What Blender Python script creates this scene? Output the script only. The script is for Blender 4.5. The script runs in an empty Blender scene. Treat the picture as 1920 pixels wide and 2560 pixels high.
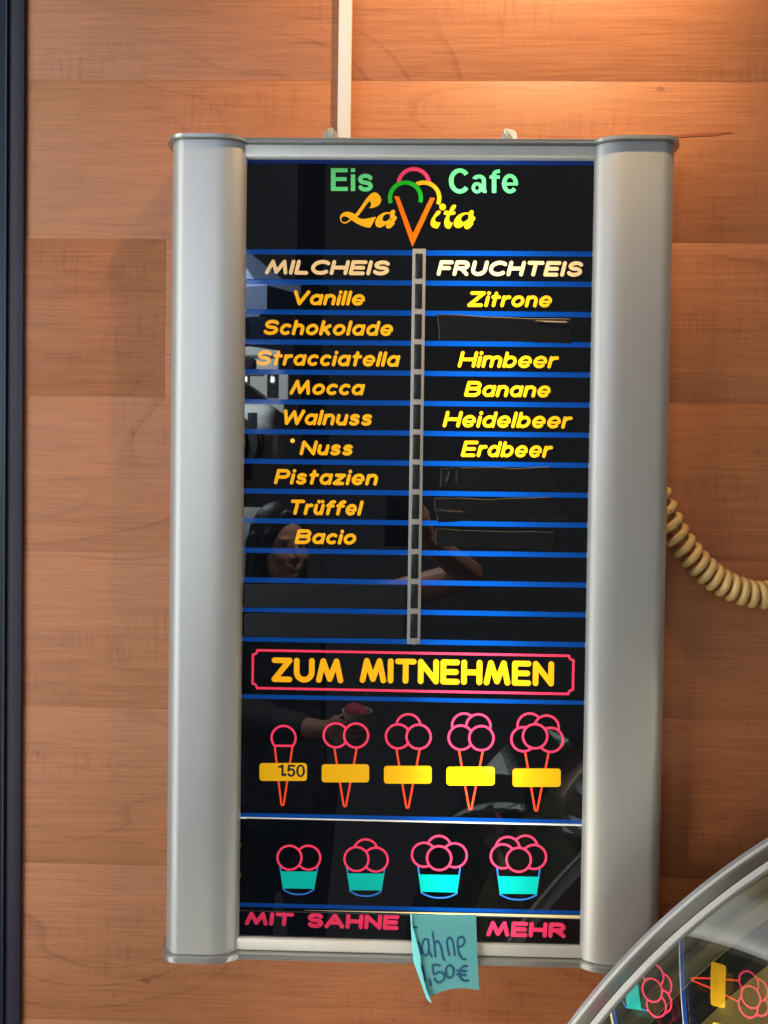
import bpy, bmesh, math, random
import numpy as np
from mathutils import Vector, Matrix, Euler

random.seed(7)
SC = bpy.context.scene
COL = SC.collection
R = math.radians

# ------------------------------------------------------------------ camera, world, lights
F_PX = 1923.0
CAM = Vector((-0.01912, -0.96479, 0.06961))
A_, B_, C_ = -0.018504, 0.020288, -0.013610
ROT = (Matrix.Rotation(B_, 3, 'Z') @ Matrix.Rotation(A_, 3, 'X') @ Matrix.Rotation(C_, 3, 'Y'))
cam_d = bpy.data.cameras.new('camera')
cam = bpy.data.objects.new('camera', cam_d)
COL.objects.link(cam)
cam_d.sensor_fit = 'VERTICAL'
cam_d.sensor_height = 24.0
cam_d.lens = 24.0 * F_PX / 2560.0
cam_d.clip_end = 200.0
cam_d.clip_start = 0.01
cam.matrix_world = Matrix.Translation(CAM) @ (ROT @ Matrix.Rotation(R(90), 3, 'X')).to_4x4()
SC.camera = cam

world = bpy.data.worlds.new('World')
SC.world = world
world.use_nodes = True
wb = world.node_tree.nodes['Background']
wb.inputs['Color'].default_value = (0.95, 0.97, 1.0, 1)
wb.inputs['Strength'].default_value = 0.10
SC.view_settings.view_transform = 'Standard'
SC.view_settings.look = 'None'
SC.view_settings.exposure = 0.0
SC.cycles.use_denoising = True
SC.cycles.max_bounces = 8

WALL_Y = 0.055


def lamp(name, kind, loc, target, power, color, **kw):
    d = bpy.data.lights.new(name, kind)
    d.energy = power
    d.color = color
    for k, v in kw.items():
        setattr(d, k, v)
    o = bpy.data.objects.new(name, d)
    COL.objects.link(o)
    o.location = loc
    o.rotation_euler = (Vector(target) - Vector(loc)).to_track_quat('-Z', 'Y').to_euler()
    return o


lamp('daylight_lamp', 'AREA', (-1.32, -0.84, 0.12), (-0.20, 0.05, 0.0), 20.0, (0.97, 0.99, 0.97),
     shape='RECTANGLE', size=0.75, size_y=3.0)
lamp('ceiling_spot_lamp', 'SPOT', (0.30, -0.40, 1.34), (0.12, 0.055, 0.66), 66.0, (1.0, 0.66, 0.33),
     spot_size=R(60), spot_blend=1.0, shadow_soft_size=0.03)
lamp('case_rim_fill', 'SPOT', (-1.0, -0.45, 1.25), (0.36, -0.16, -0.44), 12.0, (1.0, 0.95, 0.86),  # added spot with no fixture behind it, brightens the display case rim
     spot_size=R(34), spot_blend=0.9, shadow_soft_size=0.05)
lamp('low_wall_fill', 'SPOT', (-0.62, -0.90, -0.78), (0.16, 0.055, -0.57), 22.0, (1.0, 0.86, 0.64),  # made-up low spot that lifts the wall below the sign
     spot_size=R(40), spot_blend=1.0, shadow_soft_size=0.10)
lamp('person_fill', 'SPOT', (0.40, -0.85, 1.35), (-0.30, -1.36, -0.15), 300.0, (1.0, 0.90, 0.80),  # unseen spot, added so the mirrored person shows up
     spot_size=R(46), spot_blend=0.8, shadow_soft_size=0.08)
lamp('street_daylight_fill', 'AREA', (-2.2, -3.0, 2.1), (-1.5, -5.3, 0.1), 1100.0, (0.88, 0.95, 1.0),  # added area light in place of daylight on the mirrored street
     shape='RECTANGLE', size=1.2, size_y=0.7)


# ------------------------------------------------------------------ picture -> place
def at(px, py, Y=0.0):
    d = ROT @ Vector(((px - 960.0) / F_PX, 1.0, -(py - 1280.0) / F_PX))
    return CAM + d * ((Y - CAM.y) / d.y)


MM = 0.9648 / F_PX          # one photo pixel on the sign's face, in metres


# ------------------------------------------------------------------ materials
MATS = {}


def new_mat(name):
    m = bpy.data.materials.new(name)
    m.use_nodes = True
    nt = m.node_tree
    for n in list(nt.nodes):
        nt.nodes.remove(n)
    out = nt.nodes.new('ShaderNodeOutputMaterial')
    return m, nt, out


def N(nt, typ, **kw):
    n = nt.nodes.new(typ)
    for k, v in kw.items():
        if k.startswith('i_'):
            n.inputs[k[2:].replace('_', ' ')].default_value = v
        else:
            setattr(n, k, v)
    return n


def L(nt, a, b):
    nt.links.new(a, b)


def principled(name, color, rough=0.5, metal=0.0, spec=0.5, bump=0.0, bscale=400.0, mottle=0.0, mscale=12.0,
               coat=0.0, trans=0.0, ior=1.5, rvar=0.0):
    m, nt, out = new_mat(name)
    p = N(nt, 'ShaderNodeBsdfPrincipled')
    p.inputs['Base Color'].default_value = (*color, 1)
    p.inputs['Roughness'].default_value = rough
    p.inputs['Metallic'].default_value = metal
    p.inputs['Specular IOR Level'].default_value = spec
    p.inputs['Coat Weight'].default_value = coat
    p.inputs['Coat Roughness'].default_value = 0.08
    p.inputs['IOR'].default_value = ior
    L(nt, p.outputs[0], out.inputs[0])
    tc = N(nt, 'ShaderNodeTexCoord')
    if mottle or rvar:
        nz = N(nt, 'ShaderNodeTexNoise')
        nz.inputs['Scale'].default_value = mscale
        nz.inputs['Detail'].default_value = 6
        L(nt, tc.outputs['Object'], nz.inputs['Vector'])
        if mottle:
            mr = N(nt, 'ShaderNodeMapRange')
            mr.inputs[1].default_value = 0.3; mr.inputs[2].default_value = 0.7
            mr.inputs[3].default_value = 1 - mottle; mr.inputs[4].default_value = 1 + mottle
            L(nt, nz.outputs['Fac'], mr.inputs[0])
            mx = N(nt, 'ShaderNodeMix', data_type='RGBA', blend_type='MULTIPLY')
            mx.inputs[0].default_value = 1.0
            mx.inputs[6].default_value = (*color, 1)
            cc = N(nt, 'ShaderNodeCombineColor')
            for i in range(3):
                L(nt, mr.outputs[0], cc.inputs[i])
            L(nt, cc.outputs[0], mx.inputs[7])
            L(nt, mx.outputs[2], p.inputs['Base Color'])
        if rvar:
            m2 = N(nt, 'ShaderNodeMapRange')
            m2.inputs[1].default_value = 0.3; m2.inputs[2].default_value = 0.7
            m2.inputs[3].default_value = rough - rvar; m2.inputs[4].default_value = rough + rvar
            L(nt, nz.outputs['Fac'], m2.inputs[0])
            L(nt, m2.outputs[0], p.inputs['Roughness'])
    if bump:
        n2 = N(nt, 'ShaderNodeTexNoise')
        n2.inputs['Scale'].default_value = bscale
        n2.inputs['Detail'].default_value = 3
        L(nt, tc.outputs['Object'], n2.inputs['Vector'])
        b = N(nt, 'ShaderNodeBump')
        b.inputs['Strength'].default_value = bump
        b.inputs['Distance'].default_value = 0.001
        L(nt, n2.outputs['Fac'], b.inputs['Height'])
        L(nt, b.outputs[0], p.inputs['Normal'])
    return m


def film(name, color, gloss=0.05):
    """Coloured translucent film lit from behind by the tubes in the sign, glossy on its face."""
    m, nt, out = new_mat(name)
    tr = N(nt, 'ShaderNodeBsdfTranslucent')
    tr.inputs['Color'].default_value = (*color, 1)
    df = N(nt, 'ShaderNodeBsdfDiffuse')
    df.inputs['Color'].default_value = (*[min(1, c * 0.5 + 0.02) for c in color], 1)
    mx0 = N(nt, 'ShaderNodeMixShader'); mx0.inputs[0].default_value = 0.25
    L(nt, tr.outputs[0], mx0.inputs[1]); L(nt, df.outputs[0], mx0.inputs[2])
    gl = N(nt, 'ShaderNodeBsdfGlossy'); gl.inputs['Roughness'].default_value = gloss
    fr = N(nt, 'ShaderNodeFresnel'); fr.inputs['IOR'].default_value = 1.5
    mx = N(nt, 'ShaderNodeMixShader')
    L(nt, fr.outputs[0], mx.inputs[0])
    L(nt, mx0.outputs[0], mx.inputs[1]); L(nt, gl.outputs[0], mx.inputs[2])
    L(nt, mx.outputs[0], out.inputs[0])
    return m


def black_gloss(name, color=(0.0028, 0.0042, 0.0070), rough=0.006, speck=True):
    m, nt, out = new_mat(name)
    p = N(nt, 'ShaderNodeBsdfPrincipled')
    p.inputs['Base Color'].default_value = (*color, 1)
    p.inputs['IOR'].default_value = 1.75
    tc = N(nt, 'ShaderNodeTexCoord')
    nz = N(nt, 'ShaderNodeTexNoise'); nz.inputs['Scale'].default_value = 9; nz.inputs['Detail'].default_value = 7
    L(nt, tc.outputs['Object'], nz.inputs['Vector'])
    mr = N(nt, 'ShaderNodeMapRange')
    mr.inputs[1].default_value = 0.35; mr.inputs[2].default_value = 0.75
    mr.inputs[3].default_value = rough; mr.inputs[4].default_value = rough + 0.02
    L(nt, nz.outputs['Fac'], mr.inputs[0]); L(nt, mr.outputs[0], p.inputs['Roughness'])
    # dust specks
    vo = N(nt, 'ShaderNodeTexVoronoi'); vo.inputs['Scale'].default_value = 60
    L(nt, tc.outputs['Object'], vo.inputs['Vector'])
    lt = N(nt, 'ShaderNodeMath', operation='LESS_THAN'); lt.inputs[1].default_value = 0.03
    L(nt, vo.outputs['Distance'], lt.inputs[0])
    wn = N(nt, 'ShaderNodeSeparateColor'); L(nt, vo.outputs['Color'], wn.inputs[0])
    gt = N(nt, 'ShaderNodeMath', operation='GREATER_THAN'); gt.inputs[1].default_value = 0.88
    L(nt, wn.outputs[0], gt.inputs[0])
    ml = N(nt, 'ShaderNodeMath', operation='MULTIPLY'); L(nt, lt.outputs[0], ml.inputs[0]); L(nt, gt.outputs[0], ml.inputs[1])
    mx = N(nt, 'ShaderNodeMix', data_type='RGBA')
    mx.inputs[6].default_value = (*color, 1); mx.inputs[7].default_value = (0.3, 0.3, 0.3, 1)
    L(nt, ml.outputs[0], mx.inputs[0]); L(nt, mx.outputs[2], p.inputs['Base Color'])
    L(nt, p.outputs[0], out.inputs[0])
    return m


def wood():
    m, nt, out = new_mat('cherry_laminate')
    p = N(nt, 'ShaderNodeBsdfPrincipled')
    p.inputs['Roughness'].default_value = 0.5
    p.inputs['Specular IOR Level'].default_value = 0.45
    tc = N(nt, 'ShaderNodeTexCoord'); oi = N(nt, 'ShaderNodeObjectInfo')
    ml = N(nt, 'ShaderNodeMath', operation='MULTIPLY'); ml.inputs[1].default_value = 37.0
    L(nt, oi.outputs['Random'], ml.inputs[0])
    cx = N(nt, 'ShaderNodeCombineXYZ')
    L(nt, ml.outputs[0], cx.inputs[0]); L(nt, ml.outputs[0], cx.inputs[1])
    ad = N(nt, 'ShaderNodeVectorMath', operation='ADD')
    L(nt, tc.outputs['Object'], ad.inputs[0]); L(nt, cx.outputs[0], ad.inputs[1])

    def noise(scale, sx, sz, detail=4, rough=0.55, dist=0.0, shared=False):
        mp = N(nt, 'ShaderNodeMapping'); mp.inputs['Scale'].default_value = (sx, 1.0, sz)
        L(nt, tc.outputs['Object'] if shared else ad.outputs[0], mp.inputs['Vector'])
        n = N(nt, 'ShaderNodeTexNoise')
        n.inputs['Scale'].default_value = scale; n.inputs['Detail'].default_value = detail
        n.inputs['Roughness'].default_value = rough; n.inputs['Distortion'].default_value = dist
        L(nt, mp.outputs[0], n.inputs['Vector'])
        return n.outputs['Fac']

    def math_(op, a, b=None, c=None):
        n = N(nt, 'ShaderNodeMath', operation=op)
        for i, v in enumerate((a, b, c)):
            if v is None:
                continue
            if isinstance(v, (int, float)):
                n.inputs[i].default_value = v
            else:
                L(nt, v, n.inputs[i])
        return n.outputs[0]

    def rng(v, a, b, c=0.0, d=1.0):
        n = N(nt, 'ShaderNodeMapRange'); n.inputs[1].default_value = a; n.inputs[2].default_value = b
        n.inputs[3].default_value = c; n.inputs[4].default_value = d
        L(nt, v, n.inputs[0])
        return n.outputs[0]

    broad = noise(2.6, 0.5, 1.4, 3, shared=True)
    grow = noise(2.1, 0.8, 2.6, 1.5, 0.45, 0.35)               # growth-ring field -> contour lines
    ring = math_('FRACT', math_('MULTIPLY', grow, 11.0))
    line = rng(ring, 0.84, 0.975)
    line2 = rng(ring, 1.0, 0.90)
    line = math_('MULTIPLY', line, rng(ring, 1.0, 0.975))
    strong = rng(noise(2.0, 0.7, 2.5, 2), 0.42, 0.62)
    line = math_('MULTIPLY', line, strong)
    fib = noise(70.0, 0.13, 4.2, 6, 0.70)                        # fine horizontal fibre
    streak = noise(15.0, 0.14, 4.0, 6, 0.66)
    tick = rng(noise(80.0, 2.6, 0.24, 4, 0.65), 0.50, 0.64)       # short cross flecks
    tmask = rng(noise(6.0, 0.6, 2.4, 2), 0.50, 0.66)
    tick = math_('MULTIPLY', tick, tmask)
    knot = rng(noise(34.0, 0.7, 1.3, 1), 0.775, 0.82)
    speck = rng(noise(300.0, 0.8, 1.0, 2), 0.60, 0.72)

    base = N(nt, 'ShaderNodeMix', data_type='RGBA')
    base.inputs[6].default_value = (0.465, 0.160, 0.062, 1)
    base.inputs[7].default_value = (0.500, 0.194, 0.080, 1)
    L(nt, rng(broad, 0.25, 0.75, 0.2, 0.8), base.inputs[0])
    v = math_('MULTIPLY_ADD', rng(streak, 0.3, 0.7, -0.5, 0.5), 0.12, 1.0)
    v = math_('MULTIPLY_ADD', rng(fib, 0.3, 0.7, -0.5, 0.5), 0.33, v)
    fine = noise(190.0, 0.07, 2.6, 3, 0.6)
    v = math_('MULTIPLY_ADD', rng(fine, 0.52, 0.68), -0.16, v)
    v = math_('MULTIPLY_ADD', line, -0.20, v)
    v = math_('MULTIPLY_ADD', tick, -0.15, v)
    v = math_('MULTIPLY_ADD', knot, -0.30, v)
    v = math_('MULTIPLY_ADD', speck, 0.07, v)
    v = math_('MULTIPLY_ADD', rng(oi.outputs['Random'], 0, 1, -0.5, 0.5), 0.03, v)
    cc = N(nt, 'ShaderNodeCombineColor')
    v2 = math_('POWER', v, 1.25)
    L(nt, v, cc.inputs[0]); L(nt, v2, cc.inputs[1]); L(nt, v2, cc.inputs[2])
    mul = N(nt, 'ShaderNodeMix', data_type='RGBA', blend_type='MULTIPLY'); mul.inputs[0].default_value = 1.0
    L(nt, base.outputs[2], mul.inputs[6]); L(nt, cc.outputs[0], mul.inputs[7])
    L(nt, mul.outputs[2], p.inputs['Base Color'])
    h = math_('MULTIPLY_ADD', fib, 0.6, math_('MULTIPLY', tick, -0.5))
    b = N(nt, 'ShaderNodeBump'); b.inputs['Strength'].default_value = 0.35; b.inputs['Distance'].default_value = 0.0006
    L(nt, h, b.inputs['Height']); L(nt, b.outputs[0], p.inputs['Normal'])
    L(nt, rng(fib, 0.3, 0.7, 0.42, 0.58), p.inputs['Roughness'])
    L(nt, p.outputs[0], out.inputs[0])
    return m


M = {}
M['wood'] = wood()
M['alu'] = principled('satin_aluminium', (0.56, 0.565, 0.55), 0.46, 0.60, bump=0.05, bscale=900, rvar=0.03, mscale=6)
def brushed(m):
    nt = m.node_tree
    p = [n for n in nt.nodes if n.type == 'BSDF_PRINCIPLED'][0]
    tc = N(nt, 'ShaderNodeTexCoord')
    mp = N(nt, 'ShaderNodeMapping'); mp.inputs['Scale'].default_value = (600, 600, 5)
    L(nt, tc.outputs['Object'], mp.inputs['Vector'])
    nz = N(nt, 'ShaderNodeTexNoise'); nz.inputs['Scale'].default_value = 1.0; nz.inputs['Detail'].default_value = 4
    L(nt, mp.outputs[0], nz.inputs['Vector'])
    # scuffs: thin dark scribbles in a few places
    wv = N(nt, 'ShaderNodeTexNoise'); wv.inputs['Scale'].default_value = 70; wv.inputs['Detail'].default_value = 3; wv.inputs['Distortion'].default_value = 1.5
    mp2 = N(nt, 'ShaderNodeMapping'); mp2.inputs['Scale'].default_value = (1, 1, 0.35)
    L(nt, tc.outputs['Object'], mp2.inputs['Vector']); L(nt, mp2.outputs[0], wv.inputs['Vector'])
    a = N(nt, 'ShaderNodeMath', operation='SUBTRACT'); a.inputs[1].default_value = 0.5; L(nt, wv.outputs['Fac'], a.inputs[0])
    b = N(nt, 'ShaderNodeMath', operation='ABSOLUTE'); L(nt, a.outputs[0], b.inputs[0])
    c = N(nt, 'ShaderNodeMath', operation='LESS_THAN'); c.inputs[1].default_value = 0.006; L(nt, b.outputs[0], c.inputs[0])
    mk = N(nt, 'ShaderNodeTexNoise'); mk.inputs['Scale'].default_value = 14; L(nt, tc.outputs['Object'], mk.inputs['Vector'])
    d = N(nt, 'ShaderNodeMath', operation='GREATER_THAN'); d.inputs[1].default_value = 0.70; L(nt, mk.outputs['Fac'], d.inputs[0])
    e = N(nt, 'ShaderNodeMath', operation='MULTIPLY'); L(nt, c.outputs[0], e.inputs[0]); L(nt, d.outputs[0], e.inputs[1])
    mr = N(nt, 'ShaderNodeMapRange'); mr.inputs[1].default_value = 0.2; mr.inputs[2].default_value = 0.8; mr.inputs[3].default_value = 0.98; mr.inputs[4].default_value = 1.02
    L(nt, nz.outputs['Fac'], mr.inputs[0])
    f = N(nt, 'ShaderNodeMath', operation='MULTIPLY_ADD'); f.inputs[1].default_value = -0.35; L(nt, e.outputs[0], f.inputs[0]); L(nt, mr.outputs[0], f.inputs[2])
    base = p.inputs['Base Color'].default_value[:]
    vm = N(nt, 'ShaderNodeVectorMath', operation='SCALE'); vm.inputs[0].default_value = base[:3]; L(nt, f.outputs[0], vm.inputs['Scale'])
    L(nt, vm.outputs[0], p.inputs['Base Color'])


brushed(M['alu'])
M['alu_cap'] = principled('cast_grey_cap', (0.52, 0.53, 0.51), 0.33, 0.75, bump=0.05, bscale=500)
M['bar'] = principled('painted_aluminium', (0.72, 0.72, 0.67), 0.45, 0.2, bump=0.03, bscale=500, mottle=0.03, mscale=30)
M['black'] = black_gloss('black_acrylic')
M['inner'] = principled('white_lamp_box', (0.85, 0.85, 0.85), 0.7)
M['yellow'] = film('yellow_film', (1.0, 0.45, 0.008))
M['yellow_bright'] = film('lemon_film', (1.0, 0.78, 0.004))
M['cream'] = film('cream_film', (0.86, 0.58, 0.27))
M['label_yellow'] = film('amber_label_film', (0.80, 0.42, 0.006))
M['white'] = film('white_film', (1.0, 0.95, 0.85))
M['warm_white'] = film('warm_white_film', (1.0, 0.78, 0.36))
M['pink'] = film('pink_film', (1.0, 0.050, 0.125))
M['magenta'] = film('magenta_film', (1.0, 0.045, 0.14))
M['red'] = film('red_film', (1.0, 0.07, 0.022))
M['orange'] = film('orange_film', (1.0, 0.155, 0.0))
M['green'] = film('green_film', (0.15, 0.80, 0.26))
M['leaf'] = film('deep_green_film', (0.01, 0.45, 0.012))
M['teal'] = film('teal_film', (0.0, 0.46, 0.38))
M['blue'] = film('blue_film', (0.0, 0.052, 0.28))
M['navy'] = film('navy_film', (0.004, 0.028, 0.20))
M['ladder'] = principled('grey_plastic', (0.40, 0.40, 0.38), 0.35, bump=0.05, bscale=600)
M['ink'] = principled('black_print', (0.02, 0.014, 0.01), 0.4)
M['tape'] = principled('black_vinyl_tape', (0.010, 0.0105, 0.012), 0.34, spec=0.35, bump=0.10, bscale=60)
M['duct'] = principled('white_plastic_duct', (0.80, 0.78, 0.72), 0.45, bump=0.04, bscale=200)
M['zinc'] = principled('zinc_steel', (0.46, 0.47, 0.45), 0.42, 0.7, bump=0.3, bscale=250)
M['smear'] = principled('red_brown_stain', (0.42, 0.105, 0.048), 0.55)
M['hook'] = principled('white_nylon', (0.72, 0.76, 0.76), 0.35)
M['cord'] = principled('beige_vinyl', (0.72, 0.47, 0.18), 0.24, coat=0.35, mottle=0.10, mscale=35)
M['frame_dark'] = principled('anthracite_frame', (0.034, 0.030, 0.046), 0.5, spec=0.25, bump=0.08, bscale=300, mottle=0.08)
M['frame_navy'] = principled('navy_gasket', (0.012, 0.022, 0.042), 0.35)
M['note'] = None


# ------------------------------------------------------------------ object helpers
def link(o, parent=None):
    COL.objects.link(o)
    if parent is not None:
        o.parent = parent
    return o


def mesh_obj(name, verts, faces, mats, parent=None, midx=None, smooth=False):
    me = bpy.data.meshes.new(name)
    me.from_pydata([tuple(v) for v in verts], [], faces)
    if not isinstance(mats, (list, tuple)):
        mats = [mats]
    for m in mats:
        me.materials.append(m)
    if midx is not None:
        me.polygons.foreach_set('material_index', midx)
    if smooth:
        me.polygons.foreach_set('use_smooth', [True] * len(me.polygons))
    me.update()
    return link(bpy.data.objects.new(name, me), parent)


def from_bm(name, bm, mats, parent=None, smooth=False, angle=None):
    me = bpy.data.meshes.new(name)
    bmesh.ops.recalc_face_normals(bm, faces=bm.faces)
    bm.to_mesh(me)
    bm.free()
    if not isinstance(mats, (list, tuple)):
        mats = [mats]
    for m in mats:
        me.materials.append(m)
    if smooth or angle:
        me.polygons.foreach_set('use_smooth', [True] * len(me.polygons))
    if angle:
        me.set_sharp_from_angle(angle=R(angle))
    return link(bpy.data.objects.new(name, me), parent)


def add_box(bm, x0, x1, y0, y1, z0, z1, bevel=0.0, seg=2):
    r = bmesh.ops.create_cube(bm, size=1.0)
    vs = r['verts']
    for v in vs:
        v.co = Vector((x0 + (v.co.x + .5) * (x1 - x0), y0 + (v.co.y + .5) * (y1 - y0), z0 + (v.co.z + .5) * (z1 - z0)))
    if bevel:
        es = list({e for v in vs for e in v.link_edges})
        bmesh.ops.bevel(bm, geom=es, offset=bevel, segments=seg, affect='EDGES', profile=0.5)


def box(name, x0, x1, y0, y1, z0, z1, mat, parent=None, bevel=0.0005):
    bm = bmesh.new()
    add_box(bm, x0, x1, y0, y1, z0, z1, bevel)
    return from_bm(name, bm, mat, parent, angle=40)


def tag(o, label=None, cat=None, group=None, kind=None):
    if label: o['label'] = label
    if cat: o['category'] = cat
    if group: o['group'] = group
    if kind: o['kind'] = kind
    return o


def empty(name, loc, label, cat, group=None):
    o = bpy.data.objects.new(name, None)
    o.location = loc
    COL.objects.link(o)
    tag(o, label, cat, group)
    bpy.context.view_layer.update()
    return o


def keep(o, parent):
    """parent without moving: all parts are modelled in world coordinates"""
    o.parent = parent
    o.matrix_parent_inverse = Matrix.Translation(-parent.location)
    return o


# ------------------------------------------------------------------ distance-field lettering
H = 0.0004


class Canvas:
    """Flat print drawn as distance fields on the panel plane (x, z), meshed with clean outlines."""

    def __init__(self, x0, x1, z0, z1, h=H):
        self.h = h
        self.x0, self.z0 = x0, z0
        self.nx = max(2, int(math.ceil((x1 - x0) / h)))
        self.nz = max(2, int(math.ceil((z1 - z0) / h)))
        self.x1 = x0 + self.nx * h
        self.z1 = z0 + self.nz * h
        self.X, self.Z = np.meshgrid(x0 + np.arange(self.nx + 1) * h, z0 + np.arange(self.nz + 1) * h)
        self.phi = {}
        self.order = []

    def layer(self, k):
        if k not in self.phi:
            self.phi[k] = np.full(self.X.shape, 1.0)
            self.order.append(k)
        return self.phi[k]

    def _sl(self, xa, xb, za, zb, m):
        i0 = max(0, int((xa - m - self.x0) / self.h)); i1 = min(self.nx + 1, int((xb + m - self.x0) / self.h) + 2)
        j0 = max(0, int((za - m - self.z0) / self.h)); j1 = min(self.nz + 1, int((zb + m - self.z0) / self.h) + 2)
        return slice(j0, max(j0, j1)), slice(i0, max(i0, i1))

    def stroke(self, k, pts, r, r2=None):
        ph = self.layer(k)
        n = len(pts)
        rr = [r] * n if not isinstance(r, (list, tuple)) else list(r)
        if n == 1:
            pts = [pts[0], (pts[0][0] + 1e-6, pts[0][1])]; rr = [rr[0]] * 2; n = 2
        for a in range(n - 1):
            (ax, az), (bx, bz) = pts[a], pts[a + 1]
            ra, rb = rr[a], rr[a + 1]
            s = self._sl(min(ax, bx), max(ax, bx), min(az, bz), max(az, bz), max(ra, rb) + 3 * self.h)
            X, Z = self.X[s], self.Z[s]
            if X.size == 0:
                continue
            dx, dz = bx - ax, bz - az
            t = np.clip(((X - ax) * dx + (Z - az) * dz) / (dx * dx + dz * dz + 1e-18), 0, 1)
            d = np.hypot(X - ax - t * dx, Z - az - t * dz) - (ra + (rb - ra) * t)
            ph[s] = np.minimum(ph[s], d)

    def _poly(self, pts):
        X, Z = self.X, self.Z
        d = np.full(X.shape, 1e9); ins = np.zeros(X.shape, bool)
        n = len(pts)
        for a in range(n):
            (ax, az), (bx, bz) = pts[a], pts[(a + 1) % n]
            dx, dz = bx - ax, bz - az
            t = np.clip(((X - ax) * dx + (Z - az) * dz) / (dx * dx + dz * dz + 1e-18), 0, 1)
            d = np.minimum(d, np.hypot(X - ax - t * dx, Z - az - t * dz))
            if az != bz:
                c = ((az > Z) != (bz > Z)) & (X < (bx - ax) * (Z - az) / (bz - az) + ax)
                ins ^= c
        return np.where(ins, -d, d)

    def poly(self, k, pts, rnd=0.0, holes=()):
        ph = self.layer(k)
        q = self._poly(pts) - rnd
        for hpts in holes:
            q = np.maximum(q, -self._poly(hpts))
        np.minimum(ph, q, out=ph)

    def disc(self, c, r):
        return np.hypot(self.X - c[0], self.Z - c[1]) - r

    def cut(self, k, q):
        np.maximum(self.layer(k), -q, out=self.phi[k])

    def ring(self, k, c, r, t, erase=True, clip=None):
        ph = self.layer(k)
        if erase:
            np.maximum(ph, -self.disc(c, r + t / 2), out=ph)
        q = np.abs(self.disc(c, r)) - t / 2
        if clip is not None:
            q = np.maximum(q, clip)
        np.minimum(ph, q, out=ph)

    # meshing
    def _mesh(self, phi):
        h, x0, z0 = self.h, self.x0, self.z0
        ins = phi < 0
        c = ins[:-1, :-1].astype(np.int8) + ins[:-1, 1:] + ins[1:, 1:] + ins[1:, :-1]
        V, F = [], []
        full = np.pad((c == 4).astype(np.int8), ((0, 0), (1, 1)))
        d = np.diff(full, axis=1)
        # merge equal runs of neighbouring rows into tall rectangles
        open_ = {}
        for j in range(full.shape[0] + 1):
            if j < full.shape[0]:
                st = np.nonzero(d[j] == 1)[0]; en = np.nonzero(d[j] == -1)[0]
                runs = set(zip(st.tolist(), en.tolist()))
            else:
                runs = set()
            for key in [k for k in open_ if k not in runs]:
                j0 = open_.pop(key); a, b = key; n = len(V)
                V += [(x0 + a * h, z0 + j0 * h), (x0 + b * h, z0 + j0 * h), (x0 + b * h, z0 + j * h), (x0 + a * h, z0 + j * h)]
                F.append((n, n + 1, n + 2, n + 3))
            for k in runs:
                if k not in open_:
                    open_[k] = j
        jj, ii = np.nonzero((c > 0) & (c < 4))
        P = phi
        for j, i in zip(jj.tolist(), ii.tolist()):
            p = (P[j, i], P[j, i + 1], P[j + 1, i + 1], P[j + 1, i])
            q = ((i, j), (i + 1, j), (i + 1, j + 1), (i, j + 1))
            n = len(V); cnt = 0
            for a in range(4):
                b = (a + 1) & 3
                if p[a] < 0:
                    V.append((x0 + q[a][0] * h, z0 + q[a][1] * h)); cnt += 1
                if (p[a] < 0) != (p[b] < 0):
                    t = p[a] / (p[a] - p[b])
                    V.append((x0 + (q[a][0] + t * (q[b][0] - q[a][0])) * h, z0 + (q[a][1] + t * (q[b][1] - q[a][1])) * h)); cnt += 1
            if cnt >= 3:
                F.append(tuple(range(n, n + cnt)))
            else:
                del V[n:]
        return V, F

    def build_layers(self, keys):
        """one mesh of several colours; a colour listed earlier lies on top"""
        V, F, MI, mats = [], [], [], []
        used = None
        for k in keys:
            if k not in self.phi:
                continue
            ph = self.phi[k]
            if used is not None:
                ph = np.maximum(ph, -used + 1e-5)
            used = self.phi[k] if used is None else np.minimum(used, self.phi[k])
            v, f = self._mesh(ph)
            n = len(V)
            V += v
            F += [tuple(a + n for a in g) for g in f]
            MI += [len(mats)] * len(f)
            mats.append(M[k])
        return V, F, MI, mats

    def ground(self, rect):
        """the black mask round the print, out to the rectangle"""
        used = np.full(self.X.shape, 1.0)
        for k in self.phi:
            used = np.minimum(used, self.phi[k])
        v, f = self._mesh(-used)
        xa, xb, za, zb = rect
        q = [(xa, xb, za, self.z0), (xa, xb, self.z1, zb), (xa, self.x0, self.z0, self.z1), (self.x1, xb, self.z0, self.z1)]
        for (a, b, c, d) in q:
            if b - a > 1e-6 and d - c > 1e-6:
                n = len(v)
                v += [(a, c), (b, c), (b, d), (a, d)]
                f.append((n, n + 1, n + 2, n + 3))
        return v, f


def flat(name, V, F, mats, parent, org, midx=None, y=0.0):
    o = mesh_obj(name, [(x - org[0], y, z - org[1]) for x, z in V], F, mats, parent, midx)
    return o


def arc(cx, cy, rx, ry, a0, a1, n=14):
    return [(cx + rx * math.cos(R(a0 + (a1 - a0) * i / n)), cy + ry * math.sin(R(a0 + (a1 - a0) * i / n))) for i in range(n + 1)]


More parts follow.
